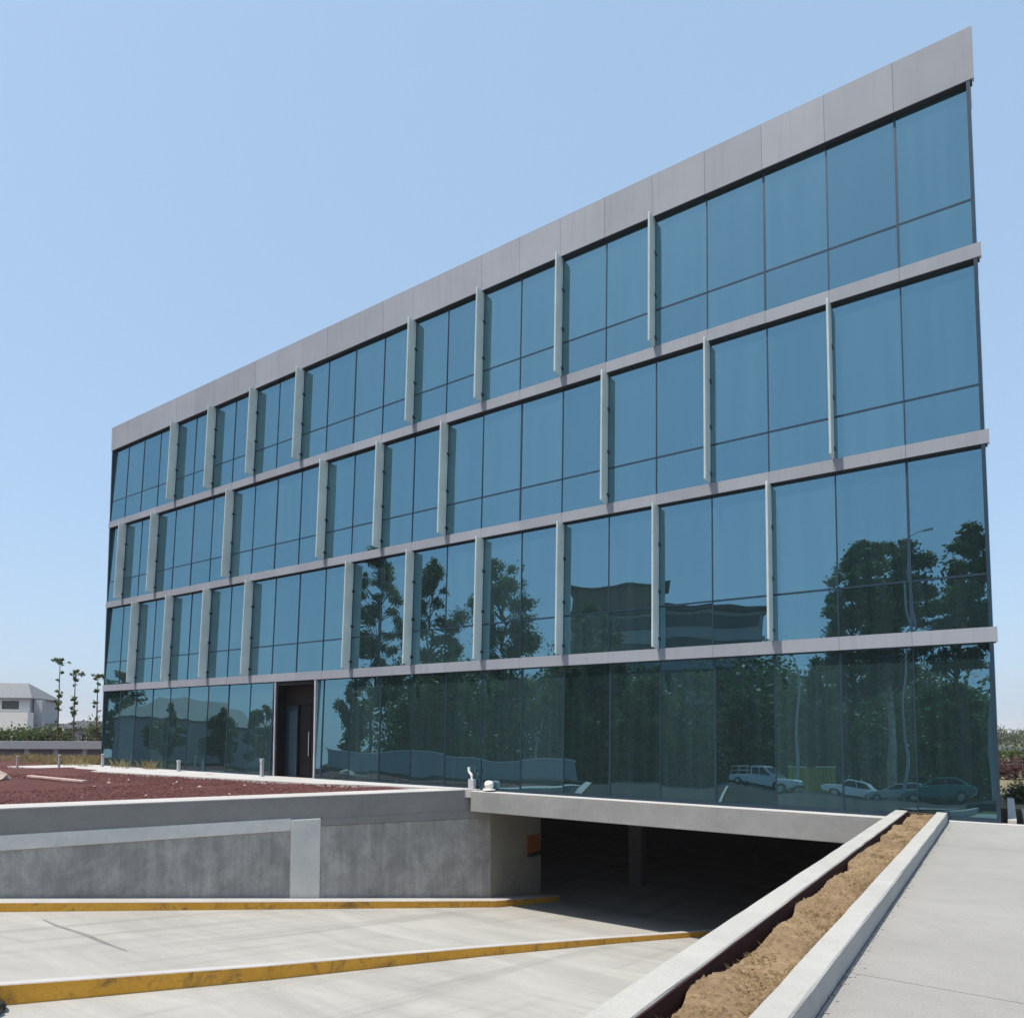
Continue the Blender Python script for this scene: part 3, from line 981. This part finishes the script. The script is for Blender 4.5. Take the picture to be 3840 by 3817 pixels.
# ------------------------------------------------------------------ vegetation builders
def leaf_cloud(centres, radii, n, size, flat=0.75):
    """quads spread through blobs, more towards the skin of each blob"""
    C_ = np.asarray(centres); R_ = np.asarray(radii)
    w = R_ ** 2; w = w / w.sum()
    idx = RNG.choice(len(C_), n, p=w)
    d = RNG.normal(size=(n, 3)); d /= np.linalg.norm(d, axis=1)[:, None]
    rr = np.abs(RNG.normal(0.62, 0.33, n))
    p = C_[idx] + d * (R_[idx] * rr)[:, None] * np.array([1, 1, flat])
    a = RNG.normal(size=(n, 3)); a /= np.linalg.norm(a, axis=1)[:, None]
    b = np.cross(a, RNG.normal(size=(n, 3))); b /= np.linalg.norm(b, axis=1)[:, None]
    s = size * RNG.uniform(0.55, 1.2, n)[:, None]
    V = np.stack([p - a * s, p - b * s * 0.5, p + a * s, p + b * s * 0.5], 1).reshape(-1, 3)
    return V, np.arange(4 * n).reshape(-1, 4)

def tree(label, x, y, zb, h, cw, n=5000, size=0.22, leaf='leaf', bark='bark', trunk_r=0.22, low=0.35, group=None, clumps=22, seed=0):
    """tapered trunk forking into limbs; crown of many separate leaf clumps with gaps between"""
    r = random.Random(seed)
    t = thing('tree', label, 'tree', (x, y, zb), 0, group)
    m = MB()
    lean = (r.uniform(-.05, .05) * h, r.uniform(-.05, .05) * h)
    top = h * 0.8
    tp = [(lean[0] * s + r.uniform(-.05, .05) * h * .3 * (0 < s < 1), lean[1] * s, top * s) for s in (0, .25, .5, .75, 1)]
    m.tube(tp, [trunk_r * (1 - .75 * s) for s in (0, .25, .5, .75, 1)], 8)
    cs, rs = [], []
    for i in range(clumps):
        s = low + (1 - low) * (i + r.random()) / clumps
        prof = math.sin(math.pi * min(1, max(0.12, (s - low) / (1 - low) * 0.85 + 0.12))) ** 0.6
        a = r.uniform(0, 6.28)
        d = cw * prof * r.uniform(0.25, 1.0)
        c = (lean[0] * s + math.cos(a) * d, lean[1] * s + math.sin(a) * d, h * s * 0.94)
        rad = cw * r.uniform(0.17, 0.36) * (0.6 + 0.4 * prof)
        cs.append(c); rs.append(rad)
        z0 = max(h * 0.15, c[2] - d * 1.1)
        q = min(1, z0 / top)
        b0 = (lean[0] * q, lean[1] * q, z0)
        mid = ((b0[0] + c[0]) / 2, (b0[1] + c[1]) / 2, (b0[2] + c[2]) / 2 + 0.1)
        m.tube([b0, mid, c], [trunk_r * .36, trunk_r * .22, trunk_r * .07], 5)
    m.build('trunk', bark, t, smooth=True)
    V, Fq = leaf_cloud(cs, rs, n, size)
    raw('crown', V, Fq, leaf, t)
    return t

def bush(label, x, y, zb, w, d, h, leaf, n=900, size=0.12, group=None, name='bush', rz=0.0, cat='bush'):
    t = thing(name, label, cat, (x, y, zb), rz, group)
    k = max(3, int(w / (h * 0.6)))
    cs = [(-w / 2 + w * (i + .5) / k + RNG.normal(0, .05 * w / k), RNG.normal(0, d * .12), h * RNG.uniform(.42, .62)) for i in range(k)]
    rs = [max(d, h) * 0.5 * RNG.uniform(.8, 1.1) for _ in cs]
    V, Fq = leaf_cloud(cs, rs, n, size, min(1, h / max(d, h)))
    V[:, 2] = np.maximum(V[:, 2], 0.02)
    raw('foliage', V, Fq, leaf, t)
    for c in cs:
        MB().tube([(c[0], c[1], 0), (c[0] + .02, c[1], c[2])], [.03, .015], 5).build('stem', 'bark', t)
    return t

# ------------------------------------------------------------------ direct background, left of the building
x0, y0 = bearing(-60, 50); x1, y1 = bearing(215, 52)
ang = math.atan2(y1 - y0, x1 - x0); ln = math.hypot(x1 - x0, y1 - y0)
gw = thing('garden_wall', 'low grey boundary wall beyond the red gravel, left of the building', 'wall', (x0, y0, 0), ang)
MB().box(0, ln, 0, 0.25, -1.6, 0.42).build('wall', 'dgrey', gw)
MB().box(-.05, ln + .05, -0.22, 0.4, 0.42, 0.95).build('coping_beam', 'grey', gw)
for i in range(6):
    MB().box(i * ln / 5 - .15, i * ln / 5 + .15, -.1, -0.002, -.3, .415).build('pier', 'grey', gw)
labels = ['dark bushy shrub at the left frame edge below the white house', 'dark shrub right of the white house door',
          'bushy shrub below the tall thin tree, left of the dark shed', 'lighter green shrub in front of the slender trees', 'small shrub against the left edge of the glass front',
          'dark low shrub above the grey boundary wall']
for i, (px, D, w, h, lf_) in enumerate(((-5, 58, 4.4, 2.2, 'leaf'), (52, 60, 3.0, 2.0, 'leaf3'), (100, 60, 2.6, 2.0, 'leaf'), (86, 57, 1.8, 1.8, 'leaf3'), (192, 64, 1.6, 2.6, 'leaf2'), (28, 56, 3.2, 1.9, 'leaf'))):
    x, y = bearing(px, D)
    bush(labels[i], x, y, -0.1, w, 1.8, h, lf_, 1400, 0.16, 'shrubs beyond the boundary wall', rz=ang)
def slender(label, px, D, h, seed):
    """thin trained tree: a bare pole with ragged tufts up its length"""
    r = random.Random(seed)
    x, y = bearing(px, D)
    t = thing('slender_tree', label, 'tree', (x, y, -0.1), 0, 'slender trees left of the building')
    m = MB()
    m.tube([(0, 0, 0), (0.04, 0, h * .5), (0, 0, h)], [.07, .05, .02], 6)
    cs, rs = [], []
    for s in [0.3, 0.34, 0.46, 0.55, 0.6, 0.68, 0.8, 0.9, 0.97, 0.985, 1.0]:
        s = min(1.0, s + r.uniform(-.03, .03))
        for _ in range(r.choice((1, 1, 2, 3)) if s < .93 else 3):
            a = r.uniform(0, 6.28); d = r.uniform(0.02, 0.34) * (1.9 if s > .93 else .8)
            c = (math.cos(a) * d, math.sin(a) * d, h * s + r.uniform(-.15, .15))
            cs.append(c); rs.append(r.uniform(.07, .2))
            m.tube([(0, 0, c[2] - .15), c], [.02, .01], 4)
    m.build('trunk', 'bark', t)
    V, Fq = leaf_cloud(cs, rs, 520, 0.12)
    raw('crown', V, Fq, 'leaf', t)
slender('tallest of three slender tufted trees standing against the sky', 108, 54, 6.9, 1)
slender('middle slender tufted tree, shorter than its left neighbour', 138, 54, 6.2, 2)
slender('slender tufted tree half behind the left edge of the glass front', 181, 56, 6.0, 5)

def house(label, cat_name, x, y, zb, rz, w, d, h, roof_h, wall, roof, wins, over=0.3, flat=False, name='house'):
    """simple house: wall block, pitched or flat roof, separate windows with frames and panes"""
    t = thing(name, label, cat_name, (x, y, zb), rz)
    MB().box(-w / 2, w / 2, 0, d, 0, h).build('wall', wall, t)
    if flat:
        MB().box(-w / 2 - over, w / 2 + over, -over, d + over, h + .002, h + roof_h).build('roof', roof, t)
    else:
        a = w / 2 + over
        m = MB().add([(-a, -over, h), (a, -over, h), (a, d + over, h), (-a, d + over, h), (-a * .45, d / 2, h + roof_h), (a * .45, d / 2, h + roof_h),
                      (-a, -over, h - .15), (a, -over, h - .15), (a, d + over, h - .15), (-a, d + over, h - .15)],
                     [(0, 1, 5, 4), (1, 2, 5), (2, 3, 4, 5), (3, 0, 4), (6, 9, 8, 7), (0, 6, 7, 1), (1, 7, 8, 2), (2, 8, 9, 3), (3, 9, 6, 0)])
        m.build('roof', roof, t)
    for (wx, wz, ww, wh) in wins:
        f = MB().box(wx - ww / 2 - .06, wx + ww / 2 + .06, -0.05, -.002, wz - .06, wz + wh + .06).build('window', 'white', t)
        MB().box(wx - ww / 2, wx + ww / 2, -0.07, -0.052, wz, wz + wh).build('pane', 'pane', f)
    return t
x, y = bearing(-12, 84)
h1 = house('two storey house with white base and grey hipped roof at the left frame edge', 'house', x, y, -0.3, ang - 0.12, 7.6, 8, 5.7, 1.9, 'grey', 'roof_grey', [(-1.6, 4.35, 3.2, 1.0), (1.7, 4.35, 1.9, 1.0)])
MB().box(-4.6, 4.3, -1.6, -0.08, 0, 4.0).build('porch', 'white', h1)
MB().box(4.0, 4.9, 0.6, 1.6, 0, 5.5).build('stair_tower', 'grey', h1)
x, y = bearing(80, 88)
house('small pale flat roofed outbuilding between the white house and the slender trees', 'outbuilding', x, y, -.3, ang, 4.5, 4, 2.6, .2, 'white', 'roof_grey', [(0.3, .9, .9, .9)], flat=True)
x, y = bearing(160, 70)
house('low grey shed with a dark roof beside the left edge of the glass front', 'shed', x, y, -.3, ang, 5.4, 5, 2.2, .75, 'grey', 'roof_dark', [(-1.5, .9, .9, .8), (0.2, .9, .9, .8), (1.7, .9, .7, .8)])

# ------------------------------------------------------------------ direct background, right of the building
kb = MB()
kb.prism([(0.10, 0.02), (0.24, 0.02), (0.24, 9.5), (0.10, 9.5)], -0.2, lambda x, y: 0.07 + 0.012 * y)
tag(kb.build('side_curb', 'curb', bevel=0.008), 'white low curb along the right flank of the glass building', 'curb')
def right_bush(label, px, D, w, d, h, leaf, n, size, **kw):
    x, y = bearing(px, D)
    return bush(label, x, y, -0.02, w, d, h, leaf, n, size, rz=YAW, **kw)
right_bush('low clipped hedge at the right frame edge beside the glass building', 1950, 19.2, 1.3, 0.7, 0.52, 'leaf3', 2600, 0.05, name='hedge', cat='hedge')
right_bush('pale green low shrub on top of the clipped hedge at the right frame edge', 1948, 20.2, 1.0, 0.4, 0.62, 'leaf_y', 900, 0.05)
right_bush('purple leaved shrub behind the low hedge', 1925, 30, 2.4, 1.2, 0.95, 'leaf_p', 2400, 0.08)
right_bush('dark green shrub row behind the purple shrub', 1935, 44, 5.0, 1.6, 1.15, 'leaf', 2600, 0.12)
x, y = bearing(1925, 62)
house('low dark roofed shed far right of the glass building', 'shed', x, y, -0.15, YAW, 9, 6, 0.7, .35, 'brown', 'roof_dark', [(-2, .15, 1, .4), (0, .15, 1, .4)])
for i, (px, D, h) in enumerate(((1900, 150, 3.4), (1945, 170, 4.2), (1980, 140, 3.2), (1860, 180, 4.0))):
    x, y = bearing(px, D)
    bush(('left', 'second', 'third', 'hidden')[i] + ' of the far green trees on the skyline right of the building', x, y, -0.2, 9, 4, h, 'leaf2', 1500, 0.3, 'far trees right of the building', name='far_tree', rz=YAW, cat='tree')

# ------------------------------------------------------------------ the street across from the front (seen in the glass)
tag(MB().box(-140, 90, -46, -32.41, ROAD - .6, ROAD + 0.004).build('street', 'asphalt'), kind='structure')
tag(MB().box(-140, 90, -49, -46.01, ROAD - .6, ROAD + 0.13).build('sidewalk', 'pave'), kind='structure')
tag(MB().box(-200, 120, -160, -49.01, ROAD - .6, ROAD + 0.06).build('verge', 'verge'), kind='structure')
for i in range(24):
    pass
lm = MB()
for i in range(22):
    lm.box(-100 + i * 7, -97 + i * 7, -39.6, -39.45, ROAD + .0085, ROAD + .009)
lmo = lm.build('lane_marking', 'white'); lmo['kind'] = 'structure'

def wheel(parent, x, y, r=0.33, w=0.22):
    m = MB().lathe([(r * .55, -w / 2), (r * .9, -w / 2), (r, -w / 3), (r, w / 3), (r * .9, w / 2), (r * .55, w / 2)], n=18)
    ty = m.build('wheel', 'tyre', parent, (x, y, r)); ty.rotation_euler = (math.pi / 2, 0, 0)
    MB().lathe([(r * .56, -w / 2 - .01), (r * .2, -w / 2 - .02), (r * .2, w / 2 + .02), (r * .56, w / 2 + .01)], n=14).build('rim', 'rim', ty)
def side_extrude(prof, y0, y1, inset=0.0):
    n = len(prof); m = MB()
    vs = [(x, y0, z) for x, z in prof] + [(x, y1, z) for x, z in prof]
    m.add(vs, [tuple(range(n - 1, -1, -1)), tuple(range(n, 2 * n))] + [(i, (i + 1) % n, n + (i + 1) % n, n + i) for i in range(n)])
    m.f = [f[::-1] for f in m.f]
    return m
def pickup(label, x, y, rz):
    t = thing('pickup_truck', label, 'pickup truck', (x, y, ROAD + .005), rz)
    side_extrude([(-2.6, .5), (-2.6, 1.0), (-.55, 1.02), (-.5, .98), (1.0, .98), (1.25, 1.02), (2.35, .92), (2.55, .78), (2.6, .45), (2.0, .32), (-2.2, .38)], -.88, .88).build('body', 'paint_white', t, bevel=.05)
    side_extrude([(-.52, .99), (-.48, 1.68), (-.35, 1.76), (.55, 1.76), (.75, 1.70), (1.32, 1.03)], -.80, .80).build('cab', 'paint_white', t, bevel=.05)
    for s in (-1, 1):
        side_extrude([(-.38, 1.08), (-.36, 1.62), (.18, 1.62), (.18, 1.08)], s * .808 - .006, s * .808 + .006).build('window', 'pane', t)
        side_extrude([(.26, 1.08), (.26, 1.62), (.62, 1.60), (1.0, 1.12), (1.0, 1.08)], s * .808 - .006, s * .808 + .006).build('window', 'pane', t)
        MB().box(.95, 1.1, s * .98 - .09, s * .98 + .09, 1.05, 1.2).build('mirror', 'black', t)
        MB().box(2.5, 2.6, s * .68 - .15, s * .68 + .15, .66, .82).build('headlight', 'rim', t, bevel=.02)
    ws = MB().add([(.80, -.72, 1.64), (1.28, -.74, 1.09), (1.28, .74, 1.09), (.80, .72, 1.64)], [(0, 1, 2, 3)]); ws.build('windscreen', 'pane', t, (.035, 0, .03))
    MB().box(2.45, 2.7, -.86, .86, .36, .54).build('bumper', 'steel', t, bevel=.03)
    MB().box(-2.5, -.6, -.78, .78, 1.022, 1.028).build('bed', 'tyre', t)
    m = MB()
    for q in (-2.45, -1.55, -.7):
        for s in (-.8, .8): m.tube([(q, s, 1.0), (q, s, 1.75)], .025, 6)
    for s in (-.8, .8): m.tube([(-2.45, s, 1.75), (-.7, s, 1.75)], .025, 6); m.tube([(-2.45, s, 1.4), (-.7, s, 1.4)], .02, 6)
    m.build('rack', 'white', t)
    for q in (-1.7, 1.65):
        for s in (-.8, .8): wheel(t, q, s, .37)
def car(label, x, y, rz, paint, group='cars parked across the street'):
    t = thing('parked_car', label, 'car', (x, y, ROAD + .005), rz, group)
    side_extrude([(-2.05, .45), (-2.1, .8), (-1.9, .95), (-1.0, .98), (.9, .95), (1.75, .82), (2.05, .7), (2.1, .4), (1.6, .28), (-1.7, .28)], -.84, .84).build('body', paint, t, bevel=.07)
    side_extrude([(-1.75, .94), (-1.2, 1.38), (-.9, 1.46), (.15, 1.45), (.95, .94)], -.70, .70).build('cabin', paint, t, bevel=.06)
    for s in (-1, 1):
        side_extrude([(-1.45, .99), (-1.08, 1.34), (-.42, 1.38), (-.42, .99)], s * .708 - .006, s * .708 + .006).build('window', 'pane', t)
        side_extrude([(-.34, .99), (-.34, 1.38), (.12, 1.37), (.72, .99)], s * .708 - .006, s * .708 + .006).build('window', 'pane', t)
        MB().box(2.0, 2.11, s * .6 - .16, s * .6 + .16, .58, .72).build('headlight', 'rim', t, bevel=.02)
    MB().add([(.19, -.62, 1.41), (.95, -.66, .97), (.95, .66, .97), (.19, .62, 1.41)], [(0, 1, 2, 3)]).build('windscreen', 'pane', t, (.03, 0, .025))
    for q in (-1.25, 1.3):
        for s in (-.76, .76): wheel(t, q, s, .31, .2)
pickup('white pickup truck with a rack over its bed, mirrored in the ground floor glass', *across(1440, 57), math.radians(8))
car('white car mirrored in the ground floor glass right of the pickup', *across(1612, 59), math.radians(185), 'paint_white')
car('silver car mirrored low in the glass behind the planter', *across(1700, 56), math.radians(178), 'paint_silver')
car('teal car mirrored low in the glass right of the planter end', *across(1775, 53), math.radians(182), 'paint_teal')

trees = [
    # label, px, D, top py, crown px, n, leaf, bark, trunk, low, seed
    ('bushy tree mirrored beside the fifth fin from the near corner of the lowest finned row', 700, 74, 1050, 60, 5200, 'leaf', 'bark', .26, .30, 11),
    ('rounded tree mirrored above the ground floor right of the entrance', 815, 70, 1070, 66, 5600, 'leaf', 'bark', .28, .25, 12),
    ('broad tree mirrored in the middle of the facade, above the white dome light', 955, 72, 1062, 74, 6000, 'leaf', 'bark', .30, .22, 13),
    ('lower tree mirrored in front of the flat roofed office block', 1130, 66, 1138, 58, 4600, 'leaf2', 'bark', .22, .28, 14),
    ('tall clumpy tree mirrored left of the pale trunk', 1598, 52, 1000, 66, 6000, 'leaf', 'bark', .26, .42, 15),
    ('tall tree with a pale mottled trunk mirrored in the two lowest storeys', 1690, 54, 992, 76, 6800, 'leaf2', 'bark_pale', .42, .45, 16),
    ('tree with an open hanging crown mirrored at the near corner of the front', 1825, 50, 975, 68, 6200, 'leaf', 'bark', .26, .50, 17),
    ('short dark tree mirrored low between the pickup and the office block', 1230, 58, 1290, 60, 3600, 'leaf', 'bark', .18, .15, 18),
    ('short spreading tree mirrored low beside the pale wall', 1060, 60, 1270, 66, 4200, 'leaf', 'bark', .18, .12, 19),
    ('dark spreading tree mirrored low right of the entrance door', 830, 62, 1285, 80, 4200, 'leaf', 'bark', .18, .12, 20),
    ('short tree mirrored under the tall pale trunk', 1560, 56, 1235, 58, 3800, 'leaf2', 'bark', .18, .15, 21),
    ('short thick tree mirrored at the near bottom corner of the front', 1800, 54, 1280, 60, 4200, 'leaf', 'bark', .18, .12, 22),
    ('short tree mirrored behind the yellow slatted fence', 1400, 60, 1305, 52, 3400, 'leaf2', 'bark', .16, .15, 23),
    ('small tree mirrored at the far left end of the ground floor', 226, 64, 1330, 40, 2600, 'leaf', 'bark', .14, .15, 24),
    ('small tree mirrored in front of the long grey house', 312, 58, 1392, 34, 2200, 'leaf', 'bark', .12, .12, 26),
    ('low round tree mirrored at the corner of the smaller grey house', 420, 58, 1400, 38, 2200, 'leaf2', 'bark', .12, .1, 27),
    ('low tree mirrored just left of the entrance door', 500, 58, 1388, 34, 2200, 'leaf', 'bark', .12, .1, 28),
    ('thin small tree mirrored just right of the entrance door', 668, 64, 1345, 40, 2400, 'leaf2', 'bark', .12, .2, 25),
]
for (lb, px, D, top, cwp, n, lf_, bk, tr_, low, sd) in trees:
    D *= 1.3; n *= 5
    x, y = across(px, D)
    h = mheight(top, D) - ROAD
    cw = cwp * D / F_PX
    tree(lb, x, y, ROAD, h, cw, n, 0.20 if h > 8 else 0.17, lf_, bk, tr_, low, 'trees across the street, mirrored in the glass', 54 if h > 8 else 34, sd)

def facing(px, D):
    x, y = across(px, D)
    return x, y, math.atan2(y - EYE.y - 0, x - EYE.x)
def mirrored_rot(px, D):
    """turn so that the local -Y side faces the mirrored viewpoint"""
    x, y = across(px, D)
    vx, vy = x - EYE.x, y - (-EYE.y)
    return math.atan2(vy, vx) - math.pi / 2
# flat roofed office block
px, D = 1240, 120
x, y = across(px, D)
ob = thing('office_block', 'flat roofed grey office block with banded windows mirrored in the glass', 'building', (x, y, ROAD), mirrored_rot(px, D))
wob = 30
hob = mheight(1165, D) - ROAD
MB().box(-wob / 2, wob / 2, 0, 12, 0, hob).build('wall', 'grey', ob)
nf = 6
for i in range(nf):
    z = hob * (i + .35) / nf
    MB().box(-wob / 2 + .4, wob / 2 - .4, -.06, -.004, z, z + hob / nf * .5).build('window_strip', 'pane', ob)
    MB().box(-wob / 2 - .2, wob / 2 + .2, -.35, -.005, z + hob / nf * .52, z + hob / nf * .62).build('sunshade', 'grey', ob)
MB().box(-wob / 2 - .6, wob / 2 + .6, -.9, 12.5, hob + .003, hob + .7).build('roof', 'roof_dark', ob)
rh = mheight(1108, D) - ROAD
MB().box(-1.5, wob / 2 - .6, .5, 9, hob + .72, rh - .35).build('penthouse', 'brown', ob)
MB().box(-2.4, wob / 2 + .3, -.4, 9.5, rh - .345, rh).build('penthouse_roof', 'roof_dark', ob, bevel=.15)
# long house mirrored on the left
px, D = 360, 80
x, y = across(px, D)
house('long grey house with a pitched roof mirrored left of the entrance door', 'house', x, y, ROAD, mirrored_rot(px, D), 16, 8, 4.6, 2.6, 'grey', 'roof_grey', [(-4.6, 1.6, 1.2, 1.2), (-1.8, 1.6, 1.2, 1.2), (1.2, 1.6, 1.2, 1.2), (4.2, 1.6, 1.2, 1.2)])
px, D = 470, 84
x, y = across(px, D)
house('smaller grey house with a low roof mirrored right beside the long one', 'house', x, y, ROAD, mirrored_rot(px, D), 11, 7, 4.2, 1.4, 'dgrey', 'roof_grey', [(-2.2, 1.2, 1.2, 1.2), (1.6, 1.2, 1.2, 1.2)])
# pale boundary wall across the street
xa, ya = across(610, 80); xb, yb = across(1080, 74)
an = math.atan2(yb - ya, xb - xa); ll = math.hypot(xb - xa, yb - ya)
bw = thing('boundary_wall', 'pale low boundary wall mirrored behind the trees of the ground floor', 'wall', (xa, ya, ROAD), an)
MB().box(0, ll, -.15, .15, 0, 2.1).build('wall', 'grey', bw)
MB().box(-.1, ll + .1, -.22, .22, 2.102, 2.22).build('coping', 'white', bw)
# yellow slatted fence with white caps
px, D = 1530, 66
x, y = across(px, D)
yf = thing('slatted_fence', 'yellow slatted fence with white caps mirrored above the parked cars', 'fence', (x, y, ROAD), mirrored_rot(px, D))
for i in range(16):
    MB().box(-1.95 + i * .245, -1.95 + i * .245 + .2, -.03, .03, .15, 2.3).build('slat', 'yslat', yf)
MB().box(-2.0, 2.0, .032, .09, .5, .62).build('rail', 'yslat', yf)
MB().box(-2.0, 2.0, .032, .09, 1.7, 1.82).build('rail', 'yslat', yf)
MB().box(-2.05, -.5, -.1, .1, 2.302, 2.44).build('cap', 'white', yf)
MB().box(.45, 2.05, -.1, .1, 2.302, 2.44).build('cap', 'white', yf)
# street lamp and overhead cables
px, D = 1714, 54
x, y = across(px, D)
lh = mheight(1012, D) - ROAD
ln_ = thing('street_lamp', 'tall pale street lamp mirrored in front of the pale trunked tree', 'street lamp', (x, y, ROAD), 0)
MB().tube([(0, 0, 0), (0, 0, lh)], [.10, .055], 10).build('pole', 'pale_post', ln_)
MB().tube([(0, 0, lh - .1), (.5, .1, lh + .1), (1.0, .2, lh + .1)], .035, 8).build('arm', 'pale_post', ln_)
MB().box(.85, 1.45, .08, .32, lh + .02, lh + .14).build('lamp_head', 'white', ln_, bevel=.03)
poles = []
for i, (px, D, lb) in enumerate(((1010, 80, 'concrete utility pole mirrored beside the broad middle tree'), (1500, 62, 'concrete utility pole mirrored left of the tall clumpy tree'), (1880, 54, 'concrete utility pole mirrored at the near corner of the front'))):
    x, y = across(px, D)
    t = thing('utility_pole', lb, 'utility pole', (x, y, ROAD), 0, 'utility poles across the street')
    MB().tube([(0, 0, 0), (0, 0, 10.2)], [.16, .09], 10).build('pole', 'grey', t)
    MB().box(-.9, .9, -.06, .06, 9.6, 9.74).build('crossarm', 'bark', t)
    poles.append((x, y))
for lvl, lb in ((9.85, 'upper overhead cable strung between the utility poles'), (8.3, 'middle overhead cable strung between the utility poles'), (7.4, 'lowest overhead cable strung between the utility poles')):
    m = MB()
    for (a, b) in zip(poles[:-1], poles[1:]):
        pts = []
        for q in np.linspace(0, 1, 13):
            pts.append((a[0] + (b[0] - a[0]) * q, a[1] + (b[1] - a[1]) * q, ROAD + lvl - 4 * .5 * q * (1 - q)))
        m.tube(pts, .028, 5)
    tag(m.build('cable', 'black'), lb, 'cable')
# wooded belt behind everything, one mass
cs, rs = [], []
for i in range(150):
    px = 720 + 1340 * i / 150
    D = 118 + RNG.normal(0, 7)
    x, y = across(px, D)
    hh = mheight(1272 + max(0, 1000 - px) * 0.12 + 24 * math.sin(px * 0.021) + 16 * math.sin(px * 0.06) + RNG.normal(0, 9), D) - ROAD
    for q in (0.82, 0.55, 0.30, 0.10):
        cs.append((x + RNG.normal(0, .8), y + RNG.normal(0, 1.5), ROAD + hh * q)); rs.append(hh * RNG.uniform(.17, .26))
V, Fq = leaf_cloud(cs, rs, 130000, 0.46, 1.0)
wo = raw('wood', V, Fq, 'leaf')
wo['kind'] = 'stuff'
# black hose lying at the foot of the median curb, bottom left
pts = []
for q in np.linspace(-0.6, 3.3, 18):
    x_, y_ = -10.05 + 0.42 * math.cos(q), -14.72 + 0.42 * math.sin(q)
    pts.append((x_ + .1, y_, floor_z(0, y_) + .055))
tag(MB().tube(pts, .05, 10).build('hose', 'black', smooth=True), 'black curved hose cut off by the bottom left corner of the frame', 'hose')

# distant hills
V, Fq = [], []
n = 160
for i in range(n + 1):
    a = math.radians(-30 + 160 * i / n)
    r = 3600
    hgt = 14 + 9 * math.sin(a * 7) + 5 * math.sin(a * 17 + 1) + 3 * math.sin(a * 41)
    for (rr, z) in ((r - 500, STREET - 2), (r, max(8, hgt)), (r + 900, STREET - 2)):
        V.append((math.cos(a) * rr, math.sin(a) * rr, z))
for i in range(n):
    for k in range(2):
        a = 3 * i + k
        Fq.append((a, a + 3, a + 4, a + 1))
tag(raw('hills', V, Fq, 'hill', smooth=True), kind='structure')

# air: thin even haze that pales the far ground and hills
hz = MB().box(-6200, 6200, -6200, 6200, -6.0, 60.0).build('haze', 'white')
hm = bpy.data.materials.new('haze_air')
hm.use_nodes = True
hn = hm.node_tree
hn.nodes.remove(hn.nodes['Principled BSDF'])
pvv = hn.nodes.new('ShaderNodeVolumePrincipled')
pvv.inputs['Color'].default_value = (0.97, 0.96, 0.96, 1)
pvv.inputs['Density'].default_value = 0.0004
hn.links.new(pvv.outputs[0], hn.nodes['Material Output'].inputs['Volume'])
hz.data.materials.clear()
hz.data.materials.append(hm)
hz['kind'] = 'stuff'
